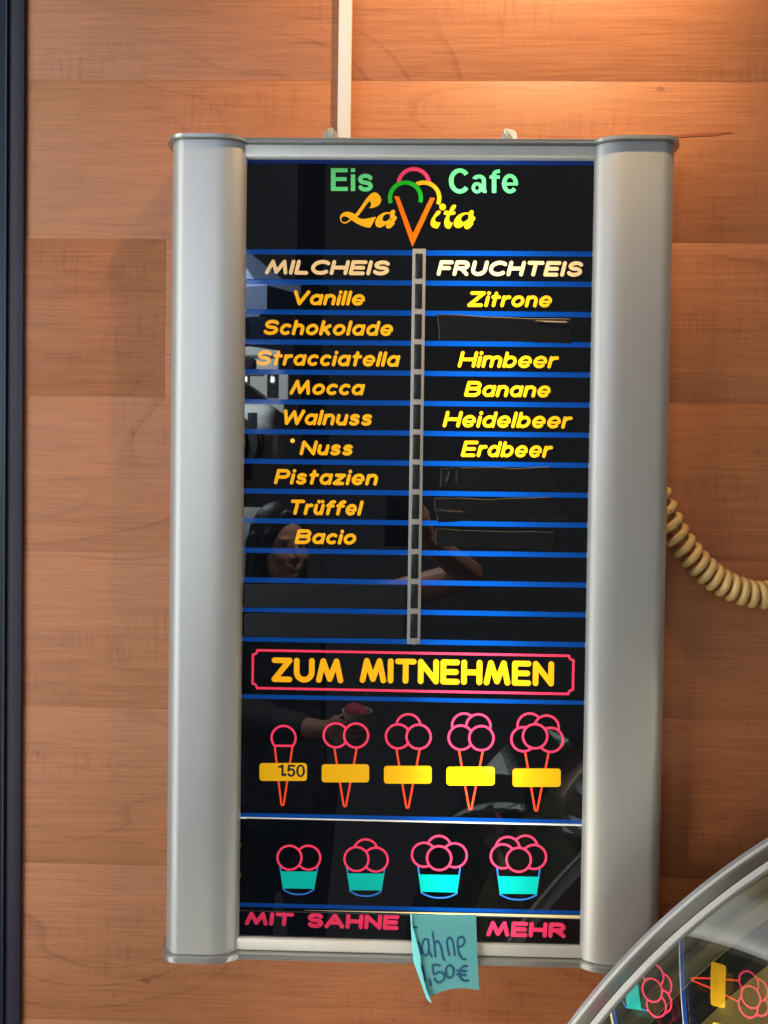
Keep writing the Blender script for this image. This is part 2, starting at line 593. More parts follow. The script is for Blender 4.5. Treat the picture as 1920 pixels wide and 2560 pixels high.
XH = 0.70
GL = {
    'A': (1.0, [[(0, 0), (.5, 1), (1, 0)], [(.19, .34), (.81, .34)]]),
    'B': (.80, [[(0, 0), (0, 1), (.5, 1)] + arc(.5, .765, .25, .235, 90, -90) + [(0, .53), (.52, .53)] + arc(.52, .265, .28, .265, 90, -90) + [(0, 0)]]),
    'C': (.88, [arc(.52, .5, .52, .5, 48, 312, 22)]),
    'E': (.74, [[(.74, 0), (0, 0), (0, 1), (.74, 1)], [(0, .5), (.68, .5)]]),
    'F': (.68, [[(0, 0), (0, 1), (.68, 1)], [(0, .5), (.6, .5)]]),
    'H': (.84, [[(0, 0), (0, 1)], [(.84, 0), (.84, 1)], [(0, .5), (.84, .5)]]),
    'I': (0.0, [[(0, 0), (0, 1)]]),
    'L': (.62, [[(0, 1), (0, 0), (.62, 0)]]),
    'M': (1.14, [[(0, 0), (.22, 1), (.57, .06), (.92, 1), (1.14, 0)]]),
    'N': (.84, [[(0, 0), (0, 1), (.84, 0), (.84, 1)]]),
    'P': (.72, [[(0, 0), (0, 1), (.44, 1)] + arc(.44, .735, .28, .265, 90, -90) + [(0, .47)]]),
    'R': (.80, [[(0, 0), (0, 1), (.46, 1)] + arc(.46, .745, .29, .255, 90, -90) + [(0, .49)], [(.34, .49), (.80, 0)]]),
    'S': (.78, [arc(.40, .755, .36, .245, 25, 270, 16) + arc(.40, .255, .38, .255, 90, -155, 16)]),
    'T': (.86, [[(0, 1), (.86, 1)], [(.43, 1), (.43, 0)]]),
    'U': (.80, [[(0, 1), (0, .40)] + arc(.40, .40, .40, .40, 180, 360) + [(.80, 1)]]),
    'V': (.84, [[(0, 1), (.42, 0), (.84, 1)]]),
    'W': (1.22, [[(0, 1), (.26, 0), (.61, .94), (.96, 0), (1.22, 1)]]),
    'Z': (.80, [[(0, 1), (.80, 1), (0, 0), (.80, 0)]]),
    'a': (.60, [arc(.30, .35, .30, .35, 0, 360, 24), [(.60, .70), (.60, 0)]]),
    'b': (.60, [arc(.30, .35, .30, .35, 0, 360, 24), [(0, 1), (0, 0)]]),
    'c': (.52, [arc(.30, .35, .30, .35, 52, 308, 20)]),
    'd': (.60, [arc(.30, .35, .30, .35, 0, 360, 24), [(.60, 1), (.60, 0)]]),
    'e': (.62, [arc(.31, .355, .31, .355, -3, 314, 26), ('thin', [(.04, .33), (.60, .33)])]),
    'f': (.42, [[(.13, 0), (.13, .74)] + arc(.36, .74, .23, .26, 180, 90, 8) + [(.44, 1)], [(0, .66), (.40, .66)]]),
    'h': (.54, [[(0, 1), (0, 0)], arc(.27, .42, .27, .28, 180, 0) + [(.54, 0)]]),
    'i': (0.0, [[(0, .66), (0, 0)], [(.0, 1.0)]]),
    'k': (.52, [[(0, 1), (0, 0)], [(.48, .68), (0, .30)], [(.17, .42), (.52, 0)]]),
    'l': (0.0, [[(0, 1), (0, 0)]]),
    'm': (.96, [[(0, .68), (0, 0)], arc(.24, .44, .24, .25, 180, 0) + [(.48, 0)], arc(.72, .44, .24, .25, 180, 0) + [(.96, 0)]]),
    'n': (.54, [[(0, .68), (0, 0)], arc(.27, .42, .27, .28, 180, 0) + [(.54, 0)]]),
    'o': (.62, [arc(.31, .35, .31, .35, 0, 360, 24)]),
    'r': (.34, [[(0, .68), (0, 0)], arc(.30, .38, .30, .30, 180, 80, 8)]),
    's': (.50, [arc(.26, .53, .22, .165, 30, 270, 12) + arc(.26, .18, .24, .185, 90, -150, 12)]),
    't': (.40, [[(.16, .98), (.16, 0)], [(0, .68), (.40, .68)]]),
    'u': (.54, [[(0, .68), (0, .28)] + arc(.27, .28, .27, .28, 180, 360), [(.54, .68), (.54, 0)]]),
    'ü': (.54, [[(0, .68), (0, .28)] + arc(.27, .28, .27, .28, 180, 360), [(.54, .68), (.54, 0)], [(.13, 1.0)], [(.43, 1.0)]]),
    'z': (.52, [[(.02, .68), (.52, .68), (0, 0), (.52, 0)]]),
}


def text_strokes(cv, key, s, xa, xb, zb, zt, r, slant=0.22, space=0.55, word=1.0):
    """s fitted between xa and xb (ink edges), baseline ink zb, cap ink top zt"""
    cap = (zt - zb) - 2 * r
    gap = 2 * r + space * r
    chars = list(s)
    wsum = sum(GL[c][0] for c in chars if c != ' ')
    # side bearings: narrow or slanted pairs sit as the others do
    ng = sum(1 for a, b in zip(chars, chars[1:]) if a != ' ' and b != ' ')
    spaces = chars.count(' ')
    lastcap = chars[-1] in 'ABCDEFHILMNPRSTUVWZbdfhkl'
    top = 1.0 if lastcap else 0.7
    width = (xb - xa) - 2 * r - slant * cap * top
    fixed = ng * gap + spaces * (word * cap + gap)
    sx = (width - fixed) / wsum
    x = xa + r
    prev = None
    for c in chars:
        if c == ' ':
            x += word * cap + gap - gap
            prev = ' '
            continue
        if prev is not None:
            x += gap
        w, strokes = GL[c]
        for st in strokes:
            rr = r if not (c in 'abcdeos') else r * 0.95
            if st[0] == 'thin':
                st = st[1]; rr = r * 0.66
            if len(st) == 1:
                rr = r * 1.06
            cv.stroke(key, [(x + px * sx + slant * py * cap, zb + r + py * cap) for px, py in st], rr)
        x += w * sx
        prev = c


def text_px(cv, key, s, x0, x1, yb, yt, r_px, slant=0.22, space=0.55, word=1.0):
    """photo pixels in, through the place: left/right ink edge and cap top / baseline (mean values)"""
    ym = (yb + yt) / 2
    a = at(x0, ym); b = at(x1, ym); m = (x0 + x1) / 2
    zb = at(m, yb).z; zt = at(m, yt).z
    text_strokes(cv, key, s, a.x, b.x, zb, zt, r_px * MM, slant, space, word)


def P2(x, y):
    v = at(x, y)
    return (v.x, v.z)


# ------------------------------------------------------------------ wall of laminate planks
wall = empty('wood_wall', (0, WALL_Y, -1.3), '', '')
for k in ('label', 'category'):
    if k in wall: del wall[k]
tag(wall, 'cherry wood laminate wall of wide horizontal planks behind the sign', None, None, 'structure')
seam_px = [-983, -590, -195, 200, 597, 990, 1379, 1768, 2160, 2550, 2945, 3340]
seam_z = [at(205, y, WALL_Y).z for y in seam_px]
jx = at(413, 790, WALL_Y).x
for i in range(len(seam_z) - 1):
    zt, zb = seam_z[i], seam_z[i + 1]
    xs = [-1.6, 1.9]
    if i == 4:
        xs = [-1.6, jx, 1.9]
    for a, b in zip(xs, xs[1:]):
        dy = 0.0003 if (i == 4 and a < jx - 0.001) else random.choice([0.0, 0.00008, -0.00006])
        keep(box('plank', a + 0.00006, b - 0.00006, WALL_Y - dy, WALL_Y + 0.012, zb + 0.00006, zt - 0.00006, M['wood'], None, 0.00018), wall)
keep(box('wall_backing', -1.6, 1.9, WALL_Y + 0.0125, WALL_Y + 0.04, seam_z[-1], seam_z[0], M['frame_dark'], None, 0), wall)

# ------------------------------------------------------------------ dark door frame at the left
fx = at(58, 1280, 0.052).x
gx = at(17, 1280, 0.049).x
dfm = empty('door_frame', (fx - 0.05, 0.03, -1.2), 'dark anthracite upright door frame along the left edge, with a shiny navy rim', 'door frame')
keep(box('jamb', gx, fx, 0.049, WALL_Y, -1.3, 1.3, M['frame_dark'], None, 0.0012), dfm)
keep(box('bead', gx - 0.003, gx - 0.0002, 0.045, 0.052, -1.3, 1.3, M['frame_navy'], None, 0.0009), dfm)
keep(box('rebate', gx - 0.14, gx - 0.0035, 0.047, 0.052, -1.3, 1.3, M['frame_navy'], None, 0.0012), dfm)

# ------------------------------------------------------------------ the sign
sign = empty('illuminated_menu_sign', (0, 0, -0.51),
             'tall backlit ice cream menu board with silver rounded side posts on the wood wall', 'menu sign')
PX0, PX1 = -0.215, 0.215
PZ0, PZ1 = -0.491, 0.491
TOPZ = at(960, 361).z
BOTZ = at(1050, 2389).z
FRONT = -0.0165         # front of the posts
BACK = 0.046


def post_profile(side, e=0.0):
    """outline of a post seen from above, from its inner back corner round the front to its outer back corner"""
    xo = at(424, 1280, 0.0).x - 0.0005 if side < 0 else at(1668, 1280, 0.0).x + 0.0005
    xi = PX0 - 0.0005 if side < 0 else PX1 + 0.0005
    s = side
    pts = []
    # inner quarter: from inner edge to the front face
    rxi, ryi = 0.037, 0.0175
    for i in range(13):
        a = R(90 * i / 12)
        x = xi + s * rxi * (1 - math.cos(a)) - s * e * math.cos(a)
        y = FRONT + ryi * (1 - math.sin(a)) - e * math.sin(a)
        pts.append((x, y))
    rxo, ryo = 0.021, 0.024
    for i in range(13):
        a = R(90 * i / 12)
        x = xo - s * rxo * (1 - math.sin(a)) + s * e * math.sin(a)
        y = FRONT + ryo * (1 - math.cos(a)) - e * math.cos(a)
        pts.append((x, y))
    pts.append((xo + s * e, BACK))
    return pts, xi, xo


def extrude_profile(bm, pts, z0, z1, bevel=0.0):
    lo = [bm.verts.new((x, y, z0)) for x, y in pts]
    hi = [bm.verts.new((x, y, z1)) for x, y in pts]
    n = len(pts)
    for i in range(n):
        j = (i + 1) % n
        bm.faces.new((lo[i], lo[j], hi[j], hi[i]))
    a = bm.faces.new(lo[::-1]); b = bm.faces.new(hi)
    if bevel:
        es = list(a.edges) + list(b.edges)
        bmesh.ops.bevel(bm, geom=es, offset=bevel, segments=2, affect='EDGES')


for s in (-1, 1):
    pts, xi, xo = post_profile(s)
    pts = [(xi, BACK)] + pts
    bm = bmesh.new()
    extrude_profile(bm, pts, BOTZ + 0.0035, TOPZ - 0.002)
    keep(from_bm('side_post', bm, M['alu'], None, angle=35), sign)

# end caps follow the outline of posts and frame
capE = 0.0062


def cap_outline(e):
    ls, lxi, lxo = post_profile(-1, e)
    rs, rxi, rxo = post_profile(1, e)
    mid_y = -0.004 - e
    out = [(lxo - e, BACK)] + ls[::-1][1:]
    out = [p for p in out if not (p[0] > lxi - 0.003 and p[1] > mid_y)]
    out += [(lxi + 0.004, mid_y)]
    out += [(rxi - 0.004, mid_y)]
    out += [p for p in rs[:-1] if not (p[0] < rxi + 0.003 and p[1] > mid_y)]
    out += [(rxo + e, BACK)]
    return out


for (z0, z1) in ((TOPZ - 0.0015, TOPZ + 0.0025), (BOTZ - 0.004, BOTZ + 0.003)):
    bm = bmesh.new()
    extrude_profile(bm, cap_outline(capE), z0, z1, 0.0009)
    keep(from_bm('end_cap', bm, M['alu_cap'], None, angle=50), sign)

# horizontal frame bars between the posts (softly rounded faces)
for (z0, z1) in ((PZ1 - 0.0005, TOPZ - 0.0018), (BOTZ + 0.0034, PZ0 + 0.0005)):
    bm = bmesh.new()
    add_box(bm, PX0 - 0.008, PX1 + 0.008, -0.0045, 0.02, z0, z1, 0.0022, 3)
    keep(from_bm('frame_bar', bm, M['bar'], None, angle=60), sign)
# lamp box behind the panels
bm = bmesh.new()
t = 0.002
add_box(bm, PX0 - .03, PX1 + .03, 0.044, 0.046, PZ0 - .015, PZ1 + .012)
add_box(bm, PX0 - .03, PX0 - .0025, 0.0035, 0.0435, PZ0 - .015, PZ1 + .012)
add_box(bm, PX1 + .0025, PX1 + .03, 0.0035, 0.0435, PZ0 - .015, PZ1 + .012)
add_box(bm, PX0 - .002, PX1 + .002, 0.0205, 0.0435, PZ1 + .002, PZ1 + .0118)
add_box(bm, PX0 - .002, PX1 + .002, 0.0205, 0.0435, PZ0 - .0148, PZ0 - .002)
keep(from_bm('lamp_box', bm, M['inner'], None), sign)


def tube_lamp(xpx, power, sx, sz=0.93, zc=0.0):
    d = bpy.data.lights.new('tube_lamp', 'AREA')
    d.shape = 'RECTANGLE'; d.size = sx; d.size_y = sz; d.energy = power
    d.color = (1.0, 0.99, 0.95)
    o = bpy.data.objects.new('tube_lamp', d)
    o.location = (at(xpx, 1280).x, 0.0425, zc)
    o.rotation_euler = (R(-90), 0, 0)
    COL.objects.link(o)
    keep(o, sign)
    return o


TL = 1.0
tube_lamp(1185, 1.75 * TL, 0.12)
tube_lamp(800, 0.60 * TL, 0.20)
tube_lamp(1390, 0.26 * TL, 0.06)

# --- rows
row_px = [(1060, 633), (1060, 708), (1060, 782.3), (1060, 858.2), (1060, 933), (1060, 1008), (1060, 1084), (1060, 1159),
          (1060, 1232.8), (1060, 1307), (1060, 1382), (1060, 1457), (1060, 1531), (1060, 1605)]
zz = [at(*p).z for p in row_px]
kk = np.arange(14)
sl, ic = np.polyfit(kk, zz, 1)
ROWZ = [ic + sl * k for k in kk]
LH = 6.3 * MM            # half height of a blue line
LAD0 = at(1031, 640).x
LAD1 = at(1064.5, 640).x


def blue_line(x0, x1, zc, hh, mat='blue', y=0.0016, name='blue_line'):
    bm = bmesh.new()
    z0, z1 = zc - hh, zc + hh
    vs = [bm.verts.new(c) for c in ((x0, y, z0), (x1, y, z0), (x1, y, z1), (x0, y, z1))]
    bm.faces.new(vs)
    me = bpy.data.meshes.new(name); bm.to_mesh(me); bm.free(); me.materials.append(M[mat])
    o = bpy.data.objects.new(name, me); COL.objects.link(o)
    return keep(o, sign)


for k in range(14):
    blue_line(PX0 - 0.004, LAD0 + 0.006, ROWZ[k], LH + 0.0008)
    blue_line(LAD1 - 0.006, PX1 + 0.004, ROWZ[k] + (0.0 if k else 0), LH + 0.0008)


def panel(name, rect, cv=None, layers=(), tilt=(0, 0), label=None, sub='lettering', y=0.0):
    cx_, cz_ = (rect[0] + rect[1]) / 2, (rect[2] + rect[3]) / 2
    if cv is not None:
        V, F = cv.ground(rect)
    else:
        xa, xb, za, zb = rect
        V, F = [(xa, za), (xb, za), (xb, zb), (xa, zb)], [(0, 1, 2, 3)]
    o = flat(name, V, F, M['black'], None, (cx_, cz_))
    o.location = (cx_, y, cz_)
    o.rotation_euler = (R(tilt[0]), 0, R(tilt[1]))
    if label:
        o['label'] = label
    keep(o, sign)
    if cv is not None:
        if isinstance(layers, dict):
            pass
        else:
            V, F, MI, mats = cv.build_layers(layers)
            if F:
                c = flat(sub, V, F, mats, o, (cx_, cz_), MI)
    return o, (cx_, cz_)


left_rows = [('MILCHEIS', 662.4, 977.6, 687.3, 650, 'cream'), ('Vanille', 728, 914.7, 763.6, 726, 'yellow'),
             ('Schokolade', 656, 985, 838.8, 800.5, 'yellow'), ('Stracciatella', 638, 1001, 915.6, 877, 'yellow'),
             ('Mocca', 724, 912.7, 987.8, 950, 'yellow'), ('Walnuss', 702.6, 932.7, 1063.6, 1024.5, 'yellow'),
             ('Nuss', 749, 884.7, 1138.6, 1101.6, 'yellow'), ('Pistazien', 685, 947, 1212.4, 1174, 'yellow'),
             ('Trüffel', 720, 909, 1288.3, 1250, 'yellow'), ('Bacio', 736.7, 893, 1361, 1324, 'yellow'), None, None, None]
right_rows = [('FRUCHTEIS', 1092, 1460.6, 690.5, 652, 'cream'), ('Zitrone', 1168.4, 1382.5, 768, 729, 'yellow'), None,
              ('Himbeer', 1144.7, 1397, 920, 879, 'yellow'), ('Banane', 1160.6, 1379, 993, 953.5, 'yellow'),
              ('Heidelbeer', 1107, 1431, 1070, 1029, 'yellow'), ('Erdbeer', 1152.5, 1382, 1143.5, 1103, 'yellow'),
              None, None, None, None, None, None]
TILT = [(.02, .10), (.16, -.22), (-.02, .12), (-.10, .14), (.10, -.28), (.02, -.12), (.07, -.34), (-.1, .1), (.14, -.05), (0.03, .05),
        (0.02, .0), (-.05, .05), (.06, -.05)]
for k in range(13):
    zt = ROWZ[k] - LH
    zb = ROWZ[k + 1] + LH
    for side, rows in ((0, left_rows), (1, right_rows)):
        rect = (PX0 - 0.003, LAD0 + 0.004, zb, zt) if side == 0 else (LAD1 - 0.004, PX1 + 0.003, zb, zt)
        ent = rows[k]
        cv = None; lay = ()
        if ent:
            s, x0, x1, yb, yt, key = ent
            ca = at(x0 - 6, (yb + yt) / 2); cb = at(x1 + 6, (yb + yt) / 2)
            cv = Canvas(ca.x, cb.x, zb + 0.0008, zt - 0.0012)
            rp = 4.7 if key == 'cream' else 4.3
            text_px(cv, key, s, x0, x1, yb, yt, rp, 0.24, 0.95 if len(s) > 8 else 0.85)
            lay = (key,)
        tz = TILT[k] if side == 0 else (random.uniform(-.08, .08), random.uniform(-.1, .1))
        panel('menu_strip', rect, cv, lay, tz,
              ('menu strip reading ' + ent[0]) if ent else None)

# dividing ladder with its dark windows
bm = bmesh.new()
lad = keep(box('price_ladder', LAD0, LAD1, -0.0024, -0.0009, ROWZ[13] - 5 * MM, ROWZ[0] + 9 * MM, M['ladder'], None, 0.0005), sign)
M['win'] = principled('dark_price_window', (0.018, 0.019, 0.021), 0.3)
for k in range(13):
    zc = ROWZ[k] - 34.0 * MM
    w = box('ladder_window', LAD0 + 0.0038, LAD1 - 0.0038, -0.0029, -0.0016, zc - 30.5 * MM, zc + 30.5 * MM, M['win'], None, 0.0002)
    w.parent = lad
    w.matrix_parent_inverse = Matrix.Identity(4)
    w.parent = lad

# --- header
hz0 = ROWZ[0] + LH
hz1 = at(960, 411).z
blue_line(PX0 - 0.004, PX1 + 0.004, (hz1 + PZ1) / 2, (PZ1 - hz1) / 2 + 0.001, 'navy')
cv = Canvas(at(815, 480).x, at(1310, 480).x, at(1030, 624).z, at(1030, 413.5).z)


def smooth_poly(pts, n=6, closed=True):
    """Catmull-Rom through the points; a point given twice stays a corner"""
    out = []
    m = len(pts)
    for i in range(m):
        p0, p1, p2, p3 = pts[(i - 1) % m], pts[i], pts[(i + 1) % m], pts[(i + 2) % m]
        if p1 == p2:
            continue
        for t in range(n):
            u = t / n
            out.append(tuple(0.5 * ((2 * p1[a]) + (-p0[a] + p2[a]) * u + (2 * p0[a] - 5 * p1[a] + 4 * p2[a] - p3[a]) * u * u
                                    + (-p0[a] + 3 * p1[a] - 3 * p2[a] + p3[a]) * u ** 3) for a in (0, 1)))
    return out


def crop(pts, ox, oy, sc):
    return [P2(ox + x / sc, oy + y / sc) for x, y in pts]


# rounded ice cream arcs (back to front): pink, yellow, green
def arc_px(cx_, cy_, ro, ri, a0, a1, n=40):
    rm = (ro + ri) / 2
    o = [(cx_ + ro * math.cos(R(a)), cy_ - ro * math.sin(R(a))) for a in np.linspace(a0, a1, n)]
    i = [(cx_ + ri * math.cos(R(a)), cy_ - ri * math.sin(R(a))) for a in np.linspace(a1, a0, n)]
    return [P2(*p) for p in o + i]


M['pink_logo'] = film('raspberry_film', (0.95, 0.055, 0.15))
cv.poly('pink_logo', arc_px(1034.5, 461.0, 43.3, 33.6, 8, 172))
cv.poly('leaf', arc_px(1013.6, 495, 43.8, 33.4, -16, 199))
cv.poly('yellow', arc_px(1059.6, 495, 43.8, 33.4, -24, 122))
cv.cut('pink_logo', np.minimum(cv.disc(P2(1013.6, 495), 43.0 * MM), cv.disc(P2(1059.6, 495), 43.0 * MM)))
cv.cut('yellow', cv.disc(P2(1013.6, 495), 44.2 * MM))
cv.poly('orange', [P2(*p) for p in ((985.6, 490.3), (997.3, 491), (1032, 584), (1075.6, 494), (1087.6, 494.8), (1031, 617.5))])
S1 = 10.369
Lp = [(1010, 112), (1080, 140), (1145, 220), (1172, 300), (1160, 370), (1100, 450), (1000, 500), (900, 522), (860, 512), (860, 512),
      (895, 475), (912, 420), (895, 370), (860, 345), (860, 345), (790, 430), (720, 530), (640, 640), (575, 725), (545, 738), (545, 738),
      (590, 775), (660, 797), (780, 795), (900, 770), (1045, 745), (1045, 745), (985, 860), (890, 1025), (890, 1025), (800, 1022), (680, 985), (560, 930),
      (450, 865), (395, 832), (330, 880), (250, 917), (180, 912), (125, 868), (103, 800), (110, 730), (160, 660), (240, 622), (330, 618), (420, 645), (495, 680), (495, 680), (560, 600), (660, 460), (760, 310), (850, 200), (930, 135)]
Lh = [(355, 800), (290, 755), (215, 735), (165, 750), (135, 800), (150, 855), (200, 885), (265, 875), (320, 840)]
cv.poly('yellow', smooth_poly(crop(Lp, 840, 470, S1), 5), 0, [smooth_poly(crop(Lh, 840, 470, S1), 5)])
Ao = [(1390, 628), (1410, 622), (1440, 580), (1490, 562), (1530, 595), (1530, 650), (1515, 690), (1545, 725), (1578, 770), (1550, 830), (1500, 895), (1490, 912),
      (1520, 900), (1528, 912), (1480, 975), (1420, 1030), (1360, 1052), (1310, 1035), (1292, 985), (1320, 930), (1390, 860), (1440, 810), (1450, 780), (1430, 790), (1380, 860),
      (1300, 940), (1200, 1005), (1110, 1025), (1045, 985), (1018, 915), (1035, 830), (1090, 735), (1180, 665), (1290, 628)]
Ah = [(1400, 672), (1330, 672), (1260, 700), (1215, 760), (1210, 825), (1250, 865), (1310, 855), (1370, 810), (1405, 760), (1395, 710)]
cv.poly('yellow', smooth_poly(crop(Ao, 840, 470, S1), 4), 0, [smooth_poly(crop(Ah, 840, 470, S1), 4)])
S2 = 11.85
cv.poly('yellow', [(at(1060 + 552 / S2, 490 + 325 / S2).x + 8.2 * MM * math.cos(a), at(1060 + 552 / S2, 490 + 325 / S2).z + 8.2 * MM * math.sin(a)) for a in np.linspace(0, 6.2, 30)])
Ip = [(430, 428), (480, 440), (495, 485), (455, 545), (380, 610), (335, 650), (330, 700), (355, 755), (410, 780), (490, 782), (490, 782), (450, 880), (400, 962), (400, 962),
      (320, 955), (240, 915), (200, 850), (195, 770), (230, 670), (300, 560), (360, 470)]
cv.poly('yellow', smooth_poly(crop(Ip, 1060, 490, S2), 5))
Tp = [(900, 258), (945, 270), (948, 310), (915, 380), (865, 450), (865, 462), (935, 465), (935, 465), (925, 520), (890, 552), (780, 565), (755, 620), (745, 690), (765, 750), (800, 780), (858, 792), (858, 792),
      (820, 880), (770, 965), (770, 965), (700, 968), (640, 930), (605, 860), (600, 760), (630, 660), (672, 568), (600, 552), (585, 510), (610, 450), (655, 430), (745, 442), (790, 340), (840, 275)]
cv.poly('yellow', smooth_poly(crop(Tp, 1060, 490, S2), 5))
A2 = [((x - 1018) * 1.147 + 880, (y - 562) * 1.147 + 418) for x, y in Ao]
A2h = [((x - 1018) * 1.147 + 880, (y - 562) * 1.147 + 418) for x, y in Ah]
cv.poly('yellow', smooth_poly(crop(A2, 1060, 490, S2), 4), 0, [smooth_poly(crop(A2h, 1060, 490, S2), 4)])


def ring_pts(cx_, cy_, rx, ry, a0, a1, n=24):
    return [(cx_ + rx * math.cos(R(a)), cy_ + ry * math.sin(R(a))) for a in np.linspace(a0, a1, n)]


def grotesque(cv, key, spec):
    """butt-ended bold grotesque letters as polygons in photo pixels"""
    for outer, holes in spec:
        cv.poly(key, [P2(*p) for p in outer], 0.0, [[P2(*p) for p in h] for h in holes])


def Rct(x0, y0, x1, y1):
    return [(x0, y0), (x1, y0), (x1, y1), (x0, y1)]


def band(cx_, cy_, rx, ry, t, a0, a1, tx=None):
    """elliptic band, angles in degrees counter-clockwise from east (picture y down)"""
    tx = tx or t
    o = [(cx_ + rx * math.cos(R(a)), cy_ - ry * math.sin(R(a))) for a in np.linspace(a0, a1, 30)]
    i = [(cx_ + (rx - tx) * math.cos(R(a)), cy_ - (ry - t) * math.sin(R(a))) for a in np.linspace(a1, a0, 30)]
    return o + i


# Eis
grotesque(cv, 'green', [(Rct(827.3, 420.3, 839.0, 477.4), []), (Rct(838.8, 420.5, 869.0, 430.6), []), (Rct(838.8, 442.8, 866.5, 452.6), []),
                        (Rct(838.8, 467.2, 869.6, 477.4), []), (Rct(877.0, 420.6, 888.0, 430.2), []), (Rct(877.0, 436.0, 888.0, 477.6), [])])


def s_shape(cx_, top, bot, w, t):
    h = (bot - top)
    r = h / 4 + t / 4
    o = []
    cy1 = top + r; cy2 = bot - r
    pts = [(cx_ + (w / 2 - t * .45) * math.cos(R(a)), cy1 - (r - t / 2) * math.sin(R(a))) for a in np.linspace(22, 235, 18)]
    pts += [(cx_ + (w / 2 - t * .45) * math.cos(R(a)), cy2 - (r - t / 2) * math.sin(R(a))) for a in np.linspace(55, -160, 18)]
    return pts


cv.stroke('green', [P2(*p) for p in s_shape(913.6, 434.4, 478.8, 36.0, 10.4)], 5.1 * MM)
# Cafe
grotesque(cv, 'green', [(band(1149.5, 452.3, 27.5, 31.6, 10.6, 38, 322, 12), []),
                        (band(1192.6, 469.3, 13.6, 14.0, 8.0, 0, 360, 8.6), []),
                        (Rct(1204.4, 449.5, 1214.8, 480.0), []), (Rct(1207.4, 474.6, 1216.4, 482.2), []), (band(1197.6, 450.0, 17.2, 13.6, 9.0, 0, 165, 10.5), []),
                        (Rct(1229.7, 436.5, 1240.7, 482.2), []), (Rct(1224.0, 438.3, 1249.6, 446.6), []), (band(1246.3, 438.0, 16.6, 14.4, 8.8, 98, 180, 11), []),
                        (Rct(1245.0, 423.6, 1250.0, 432.5), []),
                        (band(1275.0, 459.0, 20.2, 24.4, 9.6, -2, 322, 11), []), (Rct(1258.0, 456.2, 1294.8, 463.6), [])])
panel('header_panel', (PX0 - 0.003, PX1 + 0.003, hz0, hz1), cv, ('leaf', 'pink_logo', 'orange', 'green', 'yellow'), (-.05, .04),
      'black header panel with the shop name and an ice cream cone logo')

# --- take-away panel
cone_line_z = at(1040, 1749).z
tz1 = ROWZ[13] - LH
tz0 = cone_line_z + LH * 0.85
cv = Canvas(at(620, 1680).x, at(1444, 1680).x, at(1030, 1737).z, at(1030, 1618).z)
text_px(cv, 'yellow', 'ZUM', 679, 858.4, 1706.5, 1645, 7.1, 0.0, 0.55)
text_px(cv, 'yellow', 'MITNEHMEN', 899.5, 1385, 1711.5, 1649, 7.1, 0.0, 0.55)
fx0, fx1 = at(628.8 + 3, 1680).x, at(1436 - 3, 1680).x
fz1, fz0 = at(1030, 1629.5 + 3).z, at(1030, 1730.5 - 3).z
nr = 11 * MM
notch = []
for (cx_, cz_, a0, a1) in ((fx0, fz1, 0, -90), (fx0, fz0, 90, 0), (fx1, fz0, 180, 90), (fx1, fz1, 270, 180)):
    notch += [(cx_ + nr * math.cos(R(a)), cz_ + nr * math.sin(R(a))) for a in np.linspace(a0, a1, 9)]
cv.stroke('pink', notch + [notch[0]], 3.0 * MM)
panel('take_away_panel', (PX0 - 0.003, PX1 + 0.003, tz0, tz1), cv, ('yellow', 'pink'), (.04, -.05),
      'black panel reading ZUM MITNEHMEN in a pink frame')
blue_line(PX0 - 0.004, PX1 + 0.004, cone_line_z, LH * 0.85 + 0.0008)

# --- cones panel
z2a = at(1035, 2046.5).z      # blue line under the cones
z2w = at(1035, 2054.0).z      # white light gap under it
cz1 = cone_line_z - LH * 0.85
cz0 = z2a + 5.4 * MM
blue_line(PX0 - 0.004, PX1 + 0.004, z2a, 5.4 * MM + 0.0006)


def taper_gap(zc, h0, h1, mat, xa=PX0 - 0.003, xb=PX1 + 0.003, y=0.0012):
    V = [(xa, y, zc - h0), (xb, y, zc - h1), (xb, y, zc + h1), (xa, y, zc + h0)]
    return keep(mesh_obj('light_gap', V, [(0, 1, 2, 3)], M[mat]), sign)


taper_gap(z2w, 1.1 * MM, 2.6 * MM, 'white')


def symbol_panel(name, rect, items, label, tilt):
    """each item: (name, keys, draw(cv), bbox_px); the mask is cut from one shared field"""
    xa, xb, za, zb = rect
    bxs = [it[3] for it in items]
    X0 = at(min(b[0] for b in bxs) - 5, 1900).x; X1 = at(max(b[2] for b in bxs) + 5, 1900).x
    Z1 = min(zb - 0.0004, at(1030, min(b[1] for b in bxs) - 8).z); Z0 = max(za + 0.0004, at(1030, max(b[3] for b in bxs) + 8).z)
    big = Canvas(X0, X1, Z0, Z1)
    org = ((xa + xb) / 2, (za + zb) / 2)
    for it in items:
        it[2](big)
    allk = list(big.phi)
    o, org = panel(name, rect, big, {}, tilt, label)
    for it in items:
        b = it[3]
        c = Canvas(at(b[0] - 4, (b[1] + b[3]) / 2).x, at(b[2] + 4, (b[1] + b[3]) / 2).x, max(Z0, at((b[0] + b[2]) / 2, b[3] + 5).z), min(Z1, at((b[0] + b[2]) / 2, b[1] - 5).z))
        # snap to the shared grid
        gx_ = round((c.x0 - X0) / H) * H + X0; gz_ = round((c.z0 - Z0) / H) * H + Z0
        c = Canvas(gx_, gx_ + c.nx * H, gz_, gz_ + c.nz * H)
        it[2](c)
        for (nm, keys) in it[1]:
            top = [k for k in it[4] if k not in keys] if len(it) > 4 else []
            V, F, MI, mats = c.build_layers(keys)
            if F:
                flat(nm, V, F, mats, o, org, MI)
    return o


